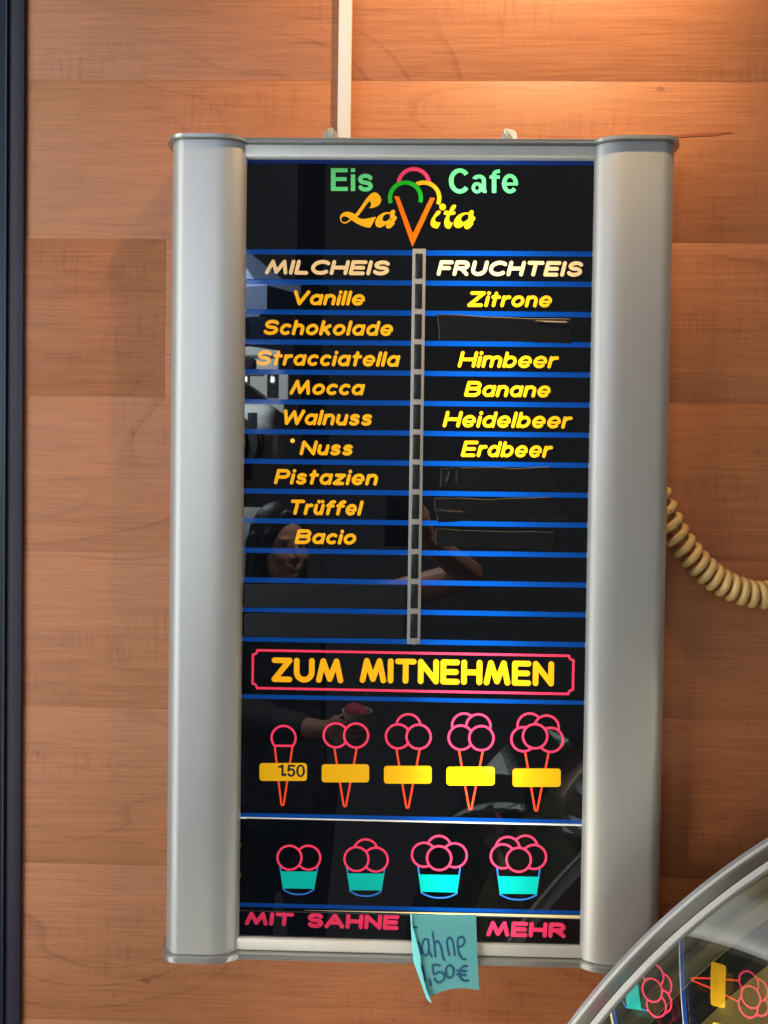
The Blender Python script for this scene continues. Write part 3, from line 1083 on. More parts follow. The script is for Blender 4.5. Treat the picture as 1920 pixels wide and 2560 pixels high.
def cone_draw(circles, sides, below, label, ykey, flatbase=None, price=False):
    def draw(cv):
        def sub(*ks):
            return
        for c in circles:
            clip = None
            if flatbase:
                clip = (at(*flatbase[0]).z - cv.Z)
            cv.ring('pink', P2(*c), 30.4 * MM, 5.6 * MM, True, clip)
        if flatbase:
            cv.stroke('pink', [P2(*p) for p in flatbase], 2.8 * MM)
        pts = [P2(*sides[0]), P2(*below[1]), P2(*sides[1])]
        rr = 2.45 * MM
        # left leg, round tip, right leg
        tip = below[1]
        cv.stroke('red', [P2(*sides[0]), P2(tip[0] - 3.2, tip[1] - 3), P2(tip[0] - 1.8, tip[1]), P2(tip[0] + 1.8, tip[1]), P2(tip[0] + 3.2, tip[1] - 3), P2(*sides[1])], rr)
        x0, y0, x1, y1 = label
        rd = 8.0
        a = [P2(x0 + rd, y0 + rd), P2(x1 - rd, y0 + rd), P2(x1 - rd, y1 - rd), P2(x0 + rd, y1 - rd)]
        cv.poly(ykey, a, rd * MM)
        if 'pink' in cv.phi and 'red' in cv.phi:
            np.maximum(cv.phi['red'], -cv.phi['pink'] + 1e-5, out=cv.phi['red'])
            np.maximum(cv.phi['red'], -cv.phi[ykey] + 1e-5, out=cv.phi['red'])
    return draw


cones = [
    ([(709, 1844.8)], ((687, 1867), (731, 1868)), (None, (706.2, 2012.5)), (648.6, 1907.5, 767.4, 1952.3), 'label_yellow', ((686.5, 1864.2), (732.5, 1864.8))),
    ([(839.3, 1838.3), (890.3, 1838.9)], ((836.3, 1872.5), (891.2, 1874)), (None, (862.2, 2015.5)), (804.2, 1910.5, 922.8, 1956.0), 'label_yellow', None),
    ([(1021, 1815.6), (995, 1841), (1046.5, 1842)], ((991.5, 1875), (1048.6, 1877)), (None, (1018.6, 2019)), (959.8, 1914.5, 1079.2, 1959.3), 'label_yellow', None),
    ([(1160.6, 1814), (1196, 1816), (1152, 1844), (1203.4, 1845.4)], ((1148, 1879), (1206.5, 1880.5)), (None, (1175.8, 2022.5)), (1116.4, 1917.0, 1236.8, 1963.6), 'yellow_bright', None),
    ([(1324.4, 1814), (1366.3, 1819), (1308.8, 1848), (1376.8, 1849.6), (1337.7, 1840.6)], ((1313.5, 1883), (1371.0, 1884.5)), (None, (1340.3, 2026.5)), (1281.3, 1921.2, 1401.8, 1967.3), 'label_yellow', None),
]
items = []
for c in cones:
    circles, sides, below, label, yk, fb = c
    # run the sides on to the tip: the label hides their middle
    d = cone_draw(circles, sides, below, label, yk, fb)
    xs = [q[0] for q in circles]
    bb = (min(min(xs) - 36, label[0]) - 2, min(q[1] for q in circles) - 36, max(max(xs) + 36, label[2]) + 2, below[1][1] + 8)
    items.append((('cone_symbol'), [('cone_symbol', ('pink', 'red')), ('price_label', (yk,))], d, bb))
cone_panel = symbol_panel('cone_panel', (PX0 - 0.003, PX1 + 0.003, cz0, cz1), items, 'black panel with five outlined ice cream cones and yellow price labels', (0, .02))

# price print on the first label
cv = Canvas(at(690, 1927).x, at(768, 1927).x, at(729, 1948).z, at(729, 1905).z, 0.00025)
for poly_ in (Rct(704.2, 1912.2, 708.4, 1939.3), [(695.6, 1918.6), (695.6, 1915.6), (701, 1914.6), (704.6, 1911.4), (708.4, 1911.4), (706, 1918.6)],
              [(ring_x, ring_y) for ring_x, ring_y in ring_pts(712.2, 1936.6, 3.3, 3.3, 0, 350)]):
    cv.poly('ink', [P2(*p) for p in poly_], 0.7 * MM)
for poly_ in (Rct(720.8, 1912.2, 737.4, 1916.0), [(720.8, 1912.2), (725, 1912.2), (723, 1928), (718.8, 1928)], band(727.9, 1930.9, 9.9, 10.3, 3.7, -160, 150, 4.6)):
    cv.poly('ink', [P2(*p) for p in poly_], 0.7 * MM)
cv.poly('ink', [P2(*p) for p in ring_pts(751.6, 1926.8, 11.2, 15.8, 0, 355, 40)], 0, [[P2(*p) for p in ring_pts(751.6, 1926.8, 5.2, 11.2, 0, 355, 40)]])
V, F, MI, mats = cv.build_layers(('ink',))
o = flat('price_print', V, F, mats, cone_panel, (cone_panel.location.x, cone_panel.location.z), MI, y=-0.0004)

# --- cups panel
z3a = at(1035, 2272.5).z
z3w = at(1035, 2283.0).z
uz1 = z2w - 2.0 * MM
uz0 = z3a + 5.6 * MM
blue_line(PX0 - 0.004, PX1 + 0.004, z3a, 5.6 * MM + 0.0006)
taper_gap(z3w, 0.3 * MM, 4.2 * MM, 'warm_white', at(760, 2280).x, PX1 + 0.003, 0.0012)
xg = at(760, 2280).x
zu, zl = z3a - 5.4 * MM, z3w - 4.6 * MM
keep(mesh_obj('gap_mask', [(PX0 - .003, .0006, zl), (PX1 + .003, .0006, zl), (PX1 + .003, .0006, z3w - 4.2 * MM), (xg, .0006, z3w - .3 * MM), (PX0 - .003, .0006, z3w),
                          (PX0 - .003, .0006, zu), (PX1 + .003, .0006, zu), (PX1 + .003, .0006, min(zu, z3w + 4.2 * MM)), (xg, .0006, z3w + .3 * MM)],
              [(0, 1, 2, 3, 4), (4, 3, 8, 7, 6, 5)], M['black']), sign)


def cup_draw(circles, teal, arc_mid):
    def draw(cv):
        for c in circles:
            cv.ring('pink', P2(*c), 30.4 * MM, 5.4 * MM)
        cv.poly('teal', [P2(*p) for p in teal])
        (tlx, tly), (trx, try_), (brx, bry), (blx, bly) = teal
        sl_ = ((tlx - blx) / (tly - bly))
        sr_ = ((trx - brx) / (try_ - bry))
        cv.stroke('cup_blue', [P2(tlx + 1.5, tly - 1), P2(tlx + 1.5 + sl_ * -17, tly - 18)], 1.9 * MM)
        cv.stroke('cup_blue', [P2(trx - 1.5, try_ - 1), P2(trx - 1.5 + sr_ * -17, try_ - 18)], 1.9 * MM)
        ctr = ((blx + brx) / 2, (bly + bry) / 2)
        half = (brx - blx) / 2 - 1
        pts = []
        for i in range(21):
            u = -1 + i / 10
            pts.append(P2(ctr[0] + u * half, ctr[1] + 1.5 + u * (bry - bly) / 2 + (arc_mid - ctr[1] - 1.5) * (1 - abs(u) ** 2.4)))
        cv.stroke('cup_blue', pts, 1.9 * MM)
        for k in ('cup_blue', 'teal'):
            np.maximum(cv.phi[k], -cv.phi['pink'] + 1e-5, out=cv.phi[k])
        for c in circles:
            cv.cut('cup_blue', cv.disc(P2(*c), 33 * MM))
        np.maximum(cv.phi['cup_blue'], -cv.phi['teal'] + 1e-5, out=cv.phi['cup_blue'])
    return draw


M['cup_blue'] = film('cup_blue_film', (0.03, 0.18, 0.60))


def c3(x, y): return (590 + x / 3.53, 2040 + y / 3.53)
def c4(x, y): return (1000 + x / 3.53, 2040 + y / 3.53)


cups = [
    ([c3(638, 368), c3(472, 368)], [c3(390, 488), c3(718, 490), c3(690, 643), c3(412, 639)], c3(0, 692)[1]),
    ([c3(1145, 312), c3(1233, 385), c3(1063, 380)], [c3(980, 505), c3(1310, 508), c3(1285, 657), c3(1003, 654)], c3(0, 707)[1]),
    ([c4(345, 282), c4(212, 342), c4(482, 347), c4(345, 372)], [c4(163, 515), c4(527, 522), c4(505, 676), c4(183, 668)], c4(0, 722)[1]),
    ([c4(1107, 280), c4(950, 291), c4(908, 356), c4(1182, 361), c4(1047, 386)], [c4(860, 531), c4(1230, 537), c4(1208, 690), c4(880, 685)], c4(0, 738)[1]),
]
items = []
for circles, teal, am in cups:
    xs = [q[0] for q in circles]
    bb = (min(xs) - 36, min(q[1] for q in circles) - 36, max(xs) + 36, am + 6)
    items.append(('cup_symbol', [('cup_symbol', ('pink', 'teal', 'cup_blue'))], cup_draw(circles, teal, am), bb))
symbol_panel('cup_panel', (PX0 - 0.003, PX1 + 0.003, uz0, uz1), items, 'black panel with four outlined ice cream cups', (-.03, .0))

# --- bottom strip
sz1 = z3w - 4.4 * MM
sz0 = PZ0 - 0.001
cv = Canvas(at(606, 2310).x, at(1424, 2310).x, at(1030, 2349).z, at(1030, 2290).z)
text_px(cv, 'magenta', 'MIT', 612, 735, 2314.5, 2280, 5.3, 0.10, 0.7)
text_px(cv, 'magenta', 'SAHNE', 767, 998, 2322.5, 2284.5, 5.3, 0.06, 0.6)
text_px(cv, 'magenta', 'MEHR', 1216, 1416, 2343.0, 2304.5, 5.3, 0.06, 0.7)
panel('cream_price_strip', (PX0 - 0.003, PX1 + 0.003, sz0, sz1), cv, ('magenta',), (.05, -.03), 'black strip reading MIT SAHNE MEHR')
# small bright slits of light at the left edge of the cups panel
for yy in (2113.5, 2188.0):
    a = at(601.5, yy)
    keep(box('light_slit', a.x - 0.001, a.x + 0.0008, -0.0006, 0.0003, a.z - 0.003, a.z + 0.003, M['warm_white'], None, 0.0), sign)

# ------------------------------------------------------------------ black tape over discontinued flavours
def tape(quad, label, ridges=(), mat='tape', seed=0, y0=-0.0016, edge=0.0005):
    """quad: picture corners tl, tr, br, bl on the sign; ridges: (x, y, x2, y2, width_px, height) wrinkles"""
    rnd = random.Random(seed)
    c = [Vector((P2(*q)[0], 0, P2(*q)[1])) for q in quad]
    nx, nz = 70, 20
    V, F = [], []
    ph = [rnd.uniform(0, 6) for _ in range(6)]
    rid = [(P2(a, b), P2(x, y), w * MM, h) for a, b, x, y, w, h in ridges]
    for j in range(nz + 1):
        v = j / nz
        for i in range(nx + 1):
            u = i / nx
            p = (c[0] * (1 - u) + c[1] * u) * (1 - v) + (c[3] * (1 - u) + c[2] * u) * v
            p = p.copy()
            p.z += edge * math.sin(u * 7 + ph[0]) * (1 - 2 * v) + edge * 0.5 * math.sin(u * 17 + ph[1])
            p.x += edge * math.sin(v * 5 + ph[2]) * (1 - 2 * u)
            y = y0 - 0.00022 * (math.sin(u * 9 + ph[3]) * math.cos(v * 4 + ph[4]) + 1)
            for (a, b, w, h) in rid:
                dx, dz = b[0] - a[0], b[1] - a[1]
                t = max(0, min(1, ((p.x - a[0]) * dx + (p.z - a[1]) * dz) / (dx * dx + dz * dz)))
                d = math.hypot(p.x - a[0] - t * dx, p.z - a[1] - t * dz)
                ww = w * (0.35 + 0.65 * t)
                y -= h * math.exp(-(d / ww) ** 2)
            V.append((p.x, y, p.z))
    for j in range(nz):
        for i in range(nx):
            n = j * (nx + 1) + i
            F.append((n, n + nx + 1, n + nx + 2, n + 1))
    o = mesh_obj('black_tape', V, F, M[mat], None, None, True)
    md = o.modifiers.new('thickness', 'SOLIDIFY'); md.thickness = 0.0001; md.offset = -1
    return tag(o, label, 'tape', 'black tape strips stuck over flavours on the sign')


M['tape_matte'] = principled('matte_black_tape', (0.010, 0.0115, 0.013), 0.42, spec=0.22, bump=0.06, bscale=90, mottle=0.10, mscale=10)
tape([(1092, 787), (1428, 799), (1428, 859), (1096, 851)], 'black tape between Zitrone and Himbeer with a shiny pucker at its right end',
     [(1335, 806, 1418, 811, 5, 0.0022)], seed=1)
tape([(1099, 1171), (1378, 1167), (1398, 1229), (1101, 1219)], 'wrinkled black tape on the row just below Erdbeer',
     [(1128, 1172, 1120, 1205, 3, 0.0016), (1143, 1172, 1146, 1205, 3, 0.0014), (1100, 1176, 1150, 1166, 3, 0.001), (1383, 1175, 1392, 1212, 3, 0.001)], seed=2, edge=0.0009)
tape([(1083, 1246), (1376, 1245), (1425, 1298), (1093, 1303)], 'black tape on the second row below Erdbeer, with a creased lower left corner',
     [(1170, 1283, 1093, 1279, 5, 0.0022), (1150, 1290, 1094, 1299, 3, 0.0010)], seed=3, edge=0.0009)
tape([(1088, 1323), (1388, 1331), (1389, 1373), (1088, 1364)], 'flat black tape on the third row below Erdbeer', [], seed=4)
tape([(611, 1458.5), (1017, 1461), (1017, 1521), (610, 1519)], 'wide dull black tape covering the second last row of the left column', [], 'tape_matte', 5, edge=0.0002)
tape([(611, 1532), (1013, 1535.5), (1008, 1597), (610, 1592)], 'wide dull black tape covering the lowest row of the left column', [], 'tape_matte', 6, edge=0.0002)

# ------------------------------------------------------------------ sticky note
NZ0 = at(1110, 2293, -0.01).z


def note_y(x, z):
    t = max(0.0, (NZ0 - z) / 0.092)
    s = min(1.0, t / 0.5)
    return -0.0048 - 0.0095 * s * s * (3 - 2 * s) - 0.006 * t ** 3


def interp(tab, v):
    for (a, p), (b, q) in zip(tab, tab[1:]):
        if v <= b:
            u = (v - a) / (b - a)
            return (p[0] + (q[0] - p[0]) * u, p[1] + (q[1] - p[1]) * u)
    return tab[-1][1]


crease = [(0, (1025.5, 2293.5)), (.25, (1028.5, 2340)), (.55, (1032.5, 2395)), (.62, (1035, 2405)), (.8, (1050, 2445)), (1, (1065, 2485))]
redge = [(0, (1192, 2294.5)), (.5, (1192.5, 2380)), (.75, (1194, 2424)), (1, (1197, 2466))]
V, F = [], []
nu, nv = 30, 36
for j in range(nv + 1):
    v = j / nv
    a, b = interp(crease, v), interp(redge, v)
    for i in range(nu + 1):
        u = i / nu
        px = a[0] + (b[0] - a[0]) * u
        py = a[1] + (b[1] - a[1]) * u - 11 * math.sin(math.pi * min(1, u * 1.02)) * v ** 3
        w = at(px, py, -0.012)
        V.append((w.x, note_y(w.x, w.z) + 0.0012 * math.sin(u * 3) * v * v, w.z))
for j in range(nv):
    for i in range(nu):
        n = j * (nu + 1) + i
        F.append((n, n + nu + 1, n + nu + 2, n + 1))


def paper(name, col, tr):
    m, nt, out = new_mat(name)
    d = N(nt, 'ShaderNodeBsdfDiffuse'); d.inputs['Color'].default_value = (*col, 1)
    t = N(nt, 'ShaderNodeBsdfTranslucent'); t.inputs['Color'].default_value = (*col, 1)
    x = N(nt, 'ShaderNodeMixShader'); x.inputs[0].default_value = tr
    tc = N(nt, 'ShaderNodeTexCoord'); nz = N(nt, 'ShaderNodeTexNoise'); nz.inputs['Scale'].default_value = 60; nz.inputs['Detail'].default_value = 6
    L(nt, tc.outputs['Object'], nz.inputs['Vector'])
    b = N(nt, 'ShaderNodeBump'); b.inputs['Strength'].default_value = 0.25; b.inputs['Distance'].default_value = 0.0006
    L(nt, nz.outputs['Fac'], b.inputs['Height']); L(nt, b.outputs[0], d.inputs['Normal'])
    L(nt, d.outputs[0], x.inputs[1]); L(nt, t.outputs[0], x.inputs[2]); L(nt, x.outputs[0], out.inputs[0])
    return m


M['note'] = paper('teal_paper', (0.17, 0.56, 0.60), 0.22)
M['note_flap'] = paper('teal_paper_lit', (0.24, 0.80, 0.84), 0.02)  # brighter copy of the paper: daylight on the flap put into its colour
M['felt_ink'] = principled('blue_felt_ink', (0.010, 0.10, 0.22), 0.6)
note = empty('sticky_note', (at(1110, 2294, 0).x, -0.005, NZ0), 'curled teal sticky note with handwritten price hanging from the bottom edge of the sign', 'sticky note')
sheet = keep(mesh_obj('paper_sheet', V, F, M['note'], None, None, True), note)
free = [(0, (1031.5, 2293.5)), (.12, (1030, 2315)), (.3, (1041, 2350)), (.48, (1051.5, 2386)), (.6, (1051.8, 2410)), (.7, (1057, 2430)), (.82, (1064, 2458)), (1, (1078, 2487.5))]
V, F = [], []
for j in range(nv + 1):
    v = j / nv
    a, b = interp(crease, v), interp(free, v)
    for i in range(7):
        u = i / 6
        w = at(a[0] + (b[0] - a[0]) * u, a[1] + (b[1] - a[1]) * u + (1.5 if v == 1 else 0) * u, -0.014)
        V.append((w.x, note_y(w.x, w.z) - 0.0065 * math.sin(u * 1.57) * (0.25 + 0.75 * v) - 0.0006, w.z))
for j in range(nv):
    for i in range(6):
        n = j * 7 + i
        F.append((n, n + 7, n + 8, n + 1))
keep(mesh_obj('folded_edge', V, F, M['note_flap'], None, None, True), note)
S3 = 8.295
strokes = [
    [(205, 440), (270, 443)],
    [(300, 705), (328, 770), (345, 850), (340, 930)],
    [(495, 660), (430, 650), (388, 710), (375, 800), (390, 900), (440, 955), (490, 920), (512, 810), (500, 665)], [(510, 790), (530, 900), (575, 975)],
    [(592, 530), (612, 640), (632, 800), (650, 970)], [(640, 730), (690, 685), (740, 740), (780, 850), (800, 980), (838, 1045)],
    [(885, 690), (905, 820), (935, 945)], [(888, 700), (905, 650), (950, 625), (1000, 680), (1030, 800), (1046, 940)],
    [(1120, 790), (1200, 775), (1252, 710), (1240, 640), (1190, 612), (1130, 640), (1108, 720), (1120, 850), (1150, 950), (1205, 1020), (1268, 1032)],
    [(380, 1155), (408, 1290), (440, 1440)], [(525, 1420), (558, 1530)],
    [(738, 1152), (660, 1140), (588, 1148), (600, 1240), (622, 1325), (720, 1282), (800, 1310), (832, 1380), (790, 1450), (720, 1482), (655, 1455), (632, 1405)],
    ring_pts(938, 1272, 82, 122, 0, 360, 20),
    [(1300, 1165), (1220, 1172), (1150, 1245), (1135, 1330), (1170, 1405), (1240, 1448), (1320, 1445)],
    [(1095, 1250), (1285, 1266)], [(1088, 1324), (1268, 1342)]]
cv = Canvas(at(1028, 2390, -.012).x, at(1190, 2390, -.012).x, at(1100, 2462, -.012).z, at(1100, 2315, -.012).z)


def dense(pts, n=6):
    if len(pts) < 3:
        return pts
    q = [pts[0]] + list(pts) + [pts[-1]]
    out = []
    for i in range(1, len(q) - 2):
        for t in range(n):
            u = t / n
            out.append(tuple(0.5 * ((2 * q[i][a]) + (-q[i - 1][a] + q[i + 1][a]) * u + (2 * q[i - 1][a] - 5 * q[i][a] + 4 * q[i + 1][a] - q[i + 2][a]) * u * u
                                    + (-q[i - 1][a] + 3 * q[i][a] - 3 * q[i + 1][a] + q[i + 2][a]) * u ** 3) for a in (0, 1)))
    out.append(q[-2])
    return out


for s in strokes:
    w = [at(1010 + x / S3, 2270 + y / S3, -0.012) for x, y in dense(s)]
    cv.stroke('felt_ink', [(p.x, p.z) for p in w], 2.45 * MM)
V, F, MI, mats = cv.build_layers(('felt_ink',))
keep(mesh_obj('handwriting', [(x, note_y(x, z) - 0.0004, z) for x, z in V], F, mats, None, MI), note)
# yellow strip showing above the note
a = at(1033, 2289.5); b = at(1125, 2293.0)
V = [(a.x, -0.0012, a.z - 0.0018), (b.x, -0.0012, b.z - 0.0010), (b.x, -0.0012, b.z - 0.0002), (a.x, -0.0012, a.z)]
keep(mesh_obj('light_gap', V, [(0, 1, 2, 3)], M['yellow_bright']), sign)

# ------------------------------------------------------------------ cable duct and mounting hooks above the sign
dy = WALL_Y - 0.012
xa, xb = at(845, 170, dy).x, at(878, 170, dy).x
duct = empty('cable_duct', ((xa + xb) / 2, dy, at(860, 352, dy).z), 'narrow white plastic cable duct running up the wall from the top of the sign', 'cable duct')
zb = at(860, 345, dy).z
bm = bmesh.new(); add_box(bm, xa, xb, dy, WALL_Y - 0.0005, zb, 1.3, 0.0012, 3)
keep(from_bm('duct_cover', bm, M['duct'], None, angle=40), duct)
bm = bmesh.new(); add_box(bm, xa + .0005, xb + .0005, dy + 0.001, WALL_Y - 0.001, zb - 0.010, zb - 0.0004, 0.001, 2)
keep(from_bm('duct_end', bm, M['zinc'], None, angle=40), duct)


def hook(px, py, label, mat_plate, mat_tab, lean):
    y = 0.040
    c = at(px, py, y)
    h = empty('mounting_hook', (c.x, y, c.z), label, 'bracket', 'hooks holding the sign at its top edge')
    bm = bmesh.new()
    pts = [(-0.0105, -0.013), (0.0105, -0.013)] + [(0.0095 * math.cos(R(a)), 0.001 + 0.007 * math.sin(R(a))) for a in range(0, 181, 15)]
    lo = [bm.verts.new((x, 0.0, z)) for x, z in pts]; hi = [bm.verts.new((x, 0.004, z)) for x, z in pts]
    n = len(pts)
    bm.faces.new(lo); bm.faces.new(hi[::-1])
    for i in range(n):
        bm.faces.new((lo[i], hi[i], hi[(i + 1) % n], lo[(i + 1) % n]))
    bmesh.ops.bevel(bm, geom=list(bm.edges), offset=0.0006, segments=2, affect='EDGES')
    from_bm('hook_plate', bm, mat_plate, h, angle=50)
    bm = bmesh.new()
    for k in range(3):
        add_box(bm, -0.0035 + k * 0.0025, -0.0014 + k * 0.0025, -0.004, -0.0008, -0.012, 0.0085 - 0.0012 * abs(k - 1), 0.0006, 2)
    bmesh.ops.rotate(bm, verts=bm.verts, cent=(0, 0, -0.006), matrix=Matrix.Rotation(R(lean), 3, 'Y'))
    from_bm('screw_tab', bm, mat_tab, h, angle=50)


hook(825, 338, 'grey steel mounting hook beside the white cable duct', M['zinc'], M['zinc'], 4)
hook(1274, 338, 'white rounded mounting hook on the right of the top edge of the sign', M['hook'], M['zinc'], -28)

# ------------------------------------------------------------------ coiled cord
path_px = [(1600, 1120), (1618, 1172), (1634, 1212), (1647, 1246), (1661, 1279), (1676, 1311), (1692, 1340), (1710, 1366), (1728.5, 1389), (1747.5, 1410),
           (1766, 1428), (1785.5, 1444), (1807, 1457.5), (1830, 1469), (1853.6, 1478.5), (1878, 1485), (1903, 1487.5), (1929, 1486), (1955, 1482), (1982, 1474),
           (2010, 1462), (2040, 1446), (2072, 1424)]
CY = 0.033
path = [at(x, y, CY) for x, y in path_px]
# arc-length resample
dense_p = []
for i in range(len(path) - 1):
    p0 = path[max(0, i - 1)]; p1 = path[i]; p2 = path[i + 1]; p3 = path[min(len(path) - 1, i + 2)]
    for t in range(24):
        u = t / 24
        dense_p.append((0.5 * ((2 * p1) + (-p0 + p2) * u + (2 * p0 - 5 * p1 + 4 * p2 - p3) * u * u + (-p0 + 3 * p1 - 3 * p2 + p3) * u ** 3), i + u))
NT = 26     # points per coil; one coil for every path step
V, F = [], []
hr, tr = 0.0136, 0.0052
NS = 10
centres = []
steps = int((len(path) - 1) * NT)
for k in range(steps + 1):
    par = k / NT
    i = min(len(dense_p) - 2, int(par * 24)); u = par * 24 - i
    c = dense_p[i][0].lerp(dense_p[min(i + 1, len(dense_p) - 1)][0], min(1, u))
    tg = (dense_p[min(i + 2, len(dense_p) - 1)][0] - dense_p[max(0, i - 2)][0]).normalized()
    nrm = Vector((0, -1, 0)); bn = tg.cross(nrm).normalized()
    a = 2 * math.pi * par + 0.4
    centres.append(c + nrm * (hr * math.cos(a)) + bn * (hr * math.sin(a)))
for k, c in enumerate(centres):
    tg = (centres[min(k + 1, len(centres) - 1)] - centres[max(0, k - 1)]).normalized()
    n1 = tg.cross(Vector((0.3, 0.2, 1))).normalized() if k == 0 else (n1 - tg * n1.dot(tg)).normalized()
    n2 = tg.cross(n1)
    for s in range(NS):
        a = 2 * math.pi * s / NS
        V.append(c + n1 * (tr * math.cos(a)) + n2 * (tr * math.sin(a)))
for k in range(len(centres) - 1):
    for s in range(NS):
        a = k * NS + s; b = k * NS + (s + 1) % NS
        F.append((a, b, b + NS, a + NS))
cord = mesh_obj('coiled_cord', V, F, M['cord'], None, None, True)
tag(cord, 'beige coiled cord coming out from behind the right side of the sign', 'cord')

# ------------------------------------------------------------------ glass display case, lower right
Y0 = -0.050
edge_px = [(1415.7, 2560), (1448, 2516), (1483, 2471.8), (1515.7, 2433), (1556.7, 2397), (1600, 2352), (1720, 2238), (1768, 2195.7), (1828.5, 2152), (1876.7, 2120), (1920, 2089.6)]
CX, CZ, CR = 0.8504, -0.9935, 0.8196
EX = Vector((-0.0555, -1.0, -0.0608)).normalized()


def case_w(px, py):
    """how far in front of the case's wall-side edge this picture point lies on its curved surface"""
    d = ROT @ Vector(((px - 960.0) / F_PX, 1.0, -(py - 1280.0) / F_PX))
    lo, hi = 0.2, 1.3

    def fn(t):
        P = CAM + d * t
        w = (P.y - Y0) / EX.y
        Q = P - EX * w
        return math.hypot(Q.x - CX, Q.z - CZ) - CR, w, math.atan2(Q.z - CZ, Q.x - CX)
    for _ in range(60):
        m = (lo + hi) / 2
        if fn(m)[0] > 0: lo = m
        else: hi = m
    return fn(lo)[1:]


ew = [case_w(x, y) for x, y in edge_px]
ks, kc = np.polyfit([q[1] for q in ew], [q[0] for q in ew], 1)
a_lo, a_hi = ew[0][1], ew[-1][1]


def w_edge(a):
    return ks * max(a_hi - 0.3, min(a_lo + 0.3, a)) + kc


ws = [case_w(x, 2470.6) for x in (1486, 1501.5, 1505, 1543, 1547.5, 1568.5, 1574, 1582)]
ws = [q[0] - w_edge(q[1]) for q in ws]
ws[0] = 0.0


def sweep(name, section, mat, parent, a0=None, a1=None, n=90, closed=True, angle=35):
    """a cross-section (w, h) carried along the curved profile; h is outward"""
    a0 = a_lo + R(30) if a0 is None else a0
    a1 = a_hi - R(24) if a1 is None else a1
    V, F = [], []
    m = len(section)
    for i in range(n + 1):
        a = a0 + (a1 - a0) * i / n
        nn = Vector((math.cos(a), 0, math.sin(a)))
        b = Vector((CX, Y0, CZ)) + nn * CR
        for (w, h) in section:
            V.append(b + EX * (w + w_edge(a)) + nn * h)
    for i in range(n):
        for s in range(m if closed else m - 1):
            p = i * m + s; q = i * m + (s + 1) % m
            F.append((p, q, q + m, p + m))
    if closed:
        F.append(tuple(range(m))[::-1]); F.append(tuple(range(n * m, n * m + m)))
    bm = bmesh.new()
    vs = [bm.verts.new(v) for v in V]
    for f in F:
        bm.faces.new([vs[k] for k in f])
    return keep(from_bm(name, bm, mat, None, angle=angle), parent)


base = Vector((CX, Y0, CZ)) + Vector((math.cos(a_hi), 0, math.sin(a_hi))) * CR
case = empty('display_case', base, 'curved glass ice cream display case with silver edge in the lower right corner', 'display case')
M['case_polish'] = principled('polished_aluminium', (0.50, 0.53, 0.57), 0.22, 0.25)
M['case_edge'] = principled('edge_highlight', (0.95, 0.95, 0.93), 0.30, 0.0)  # highlight along the rim, painted as a near-white bead
M['case_dark'] = principled('olive_grey_aluminium', (0.34, 0.35, 0.31), 0.34, 0.85, bump=0.03)
M['rubber'] = principled('black_rubber', (0.02, 0.022, 0.025), 0.45)
M['case_light'] = principled('sky_sheen_aluminium', (0.80, 0.82, 0.78), 0.38, 0.0, mottle=0.02)  # sky reflection put into a pale, non-metallic base colour
M['gasket'] = principled('grey_gasket', (0.22, 0.22, 0.20), 0.35)
M['case_tan'] = principled('tan_profile', (0.30, 0.28, 0.20), 0.4)
M['steel_in'] = principled('brushed_steel_interior', (0.44, 0.38, 0.20), 0.5, 0.05, mottle=0.35, mscale=9)
sweep('edge_profile', [(0, -.03), (0, -.0008), (.0008, 0), (ws[1] - .0002, 0), (ws[1] - .0002, -.03)], M['case_polish'], case)
sweep('highlight_bead', [(ws[1], -.03), (ws[1], .0006), (ws[1] + .0004, .0012), (ws[2], .0012), (ws[2], -.03)], M['case_edge'], case)
sweep('recessed_profile', [(ws[2] + .0001, -.03), (ws[2] + .0001, -.0012), (ws[3], -.0012), (ws[3], -.03)], M['case_dark'], case)
sweep('rubber_seal', [(ws[3] + .0001, -.03), (ws[3] + .0001, -.0035), (ws[4] + .001, -.0035), (ws[4] + .001, -.03)], M['rubber'], case)
sweep('pale_profile', [(ws[4] + .0012, -.03), (ws[4] + .0012, .0), (ws[5], .0), (ws[5], -.03)], M['case_light'], case)
sweep('glass_gasket', [(ws[5] + .0001, -.03), (ws[5] + .0001, -.0015), (ws[6], -.0015), (ws[6], .0006), (ws[6] + .0015, .0006), (ws[6] + .0015, -.0015), (ws[7], -.0015), (ws[7], -.03)], M['gasket'], case)


def coated_glass(name, refl, tint):
    m, nt, out = new_mat(name)
    t = N(nt, 'ShaderNodeBsdfTransparent'); t.inputs['Color'].default_value = (*tint, 1)
    g = N(nt, 'ShaderNodeBsdfGlossy'); g.inputs['Roughness'].default_value = 0.0
    lw = N(nt, 'ShaderNodeLayerWeight'); lw.inputs['Blend'].default_value = 0.35
    mr = N(nt, 'ShaderNodeMapRange'); mr.inputs[3].default_value = refl; mr.inputs[4].default_value = min(1, refl + 0.25)
    L(nt, lw.outputs['Facing'], mr.inputs[0])
    x = N(nt, 'ShaderNodeMixShader'); L(nt, mr.outputs[0], x.inputs[0]); L(nt, t.outputs[0], x.inputs[1]); L(nt, g.outputs[0], x.inputs[2])
    L(nt, x.outputs[0], out.inputs[0])
    return m


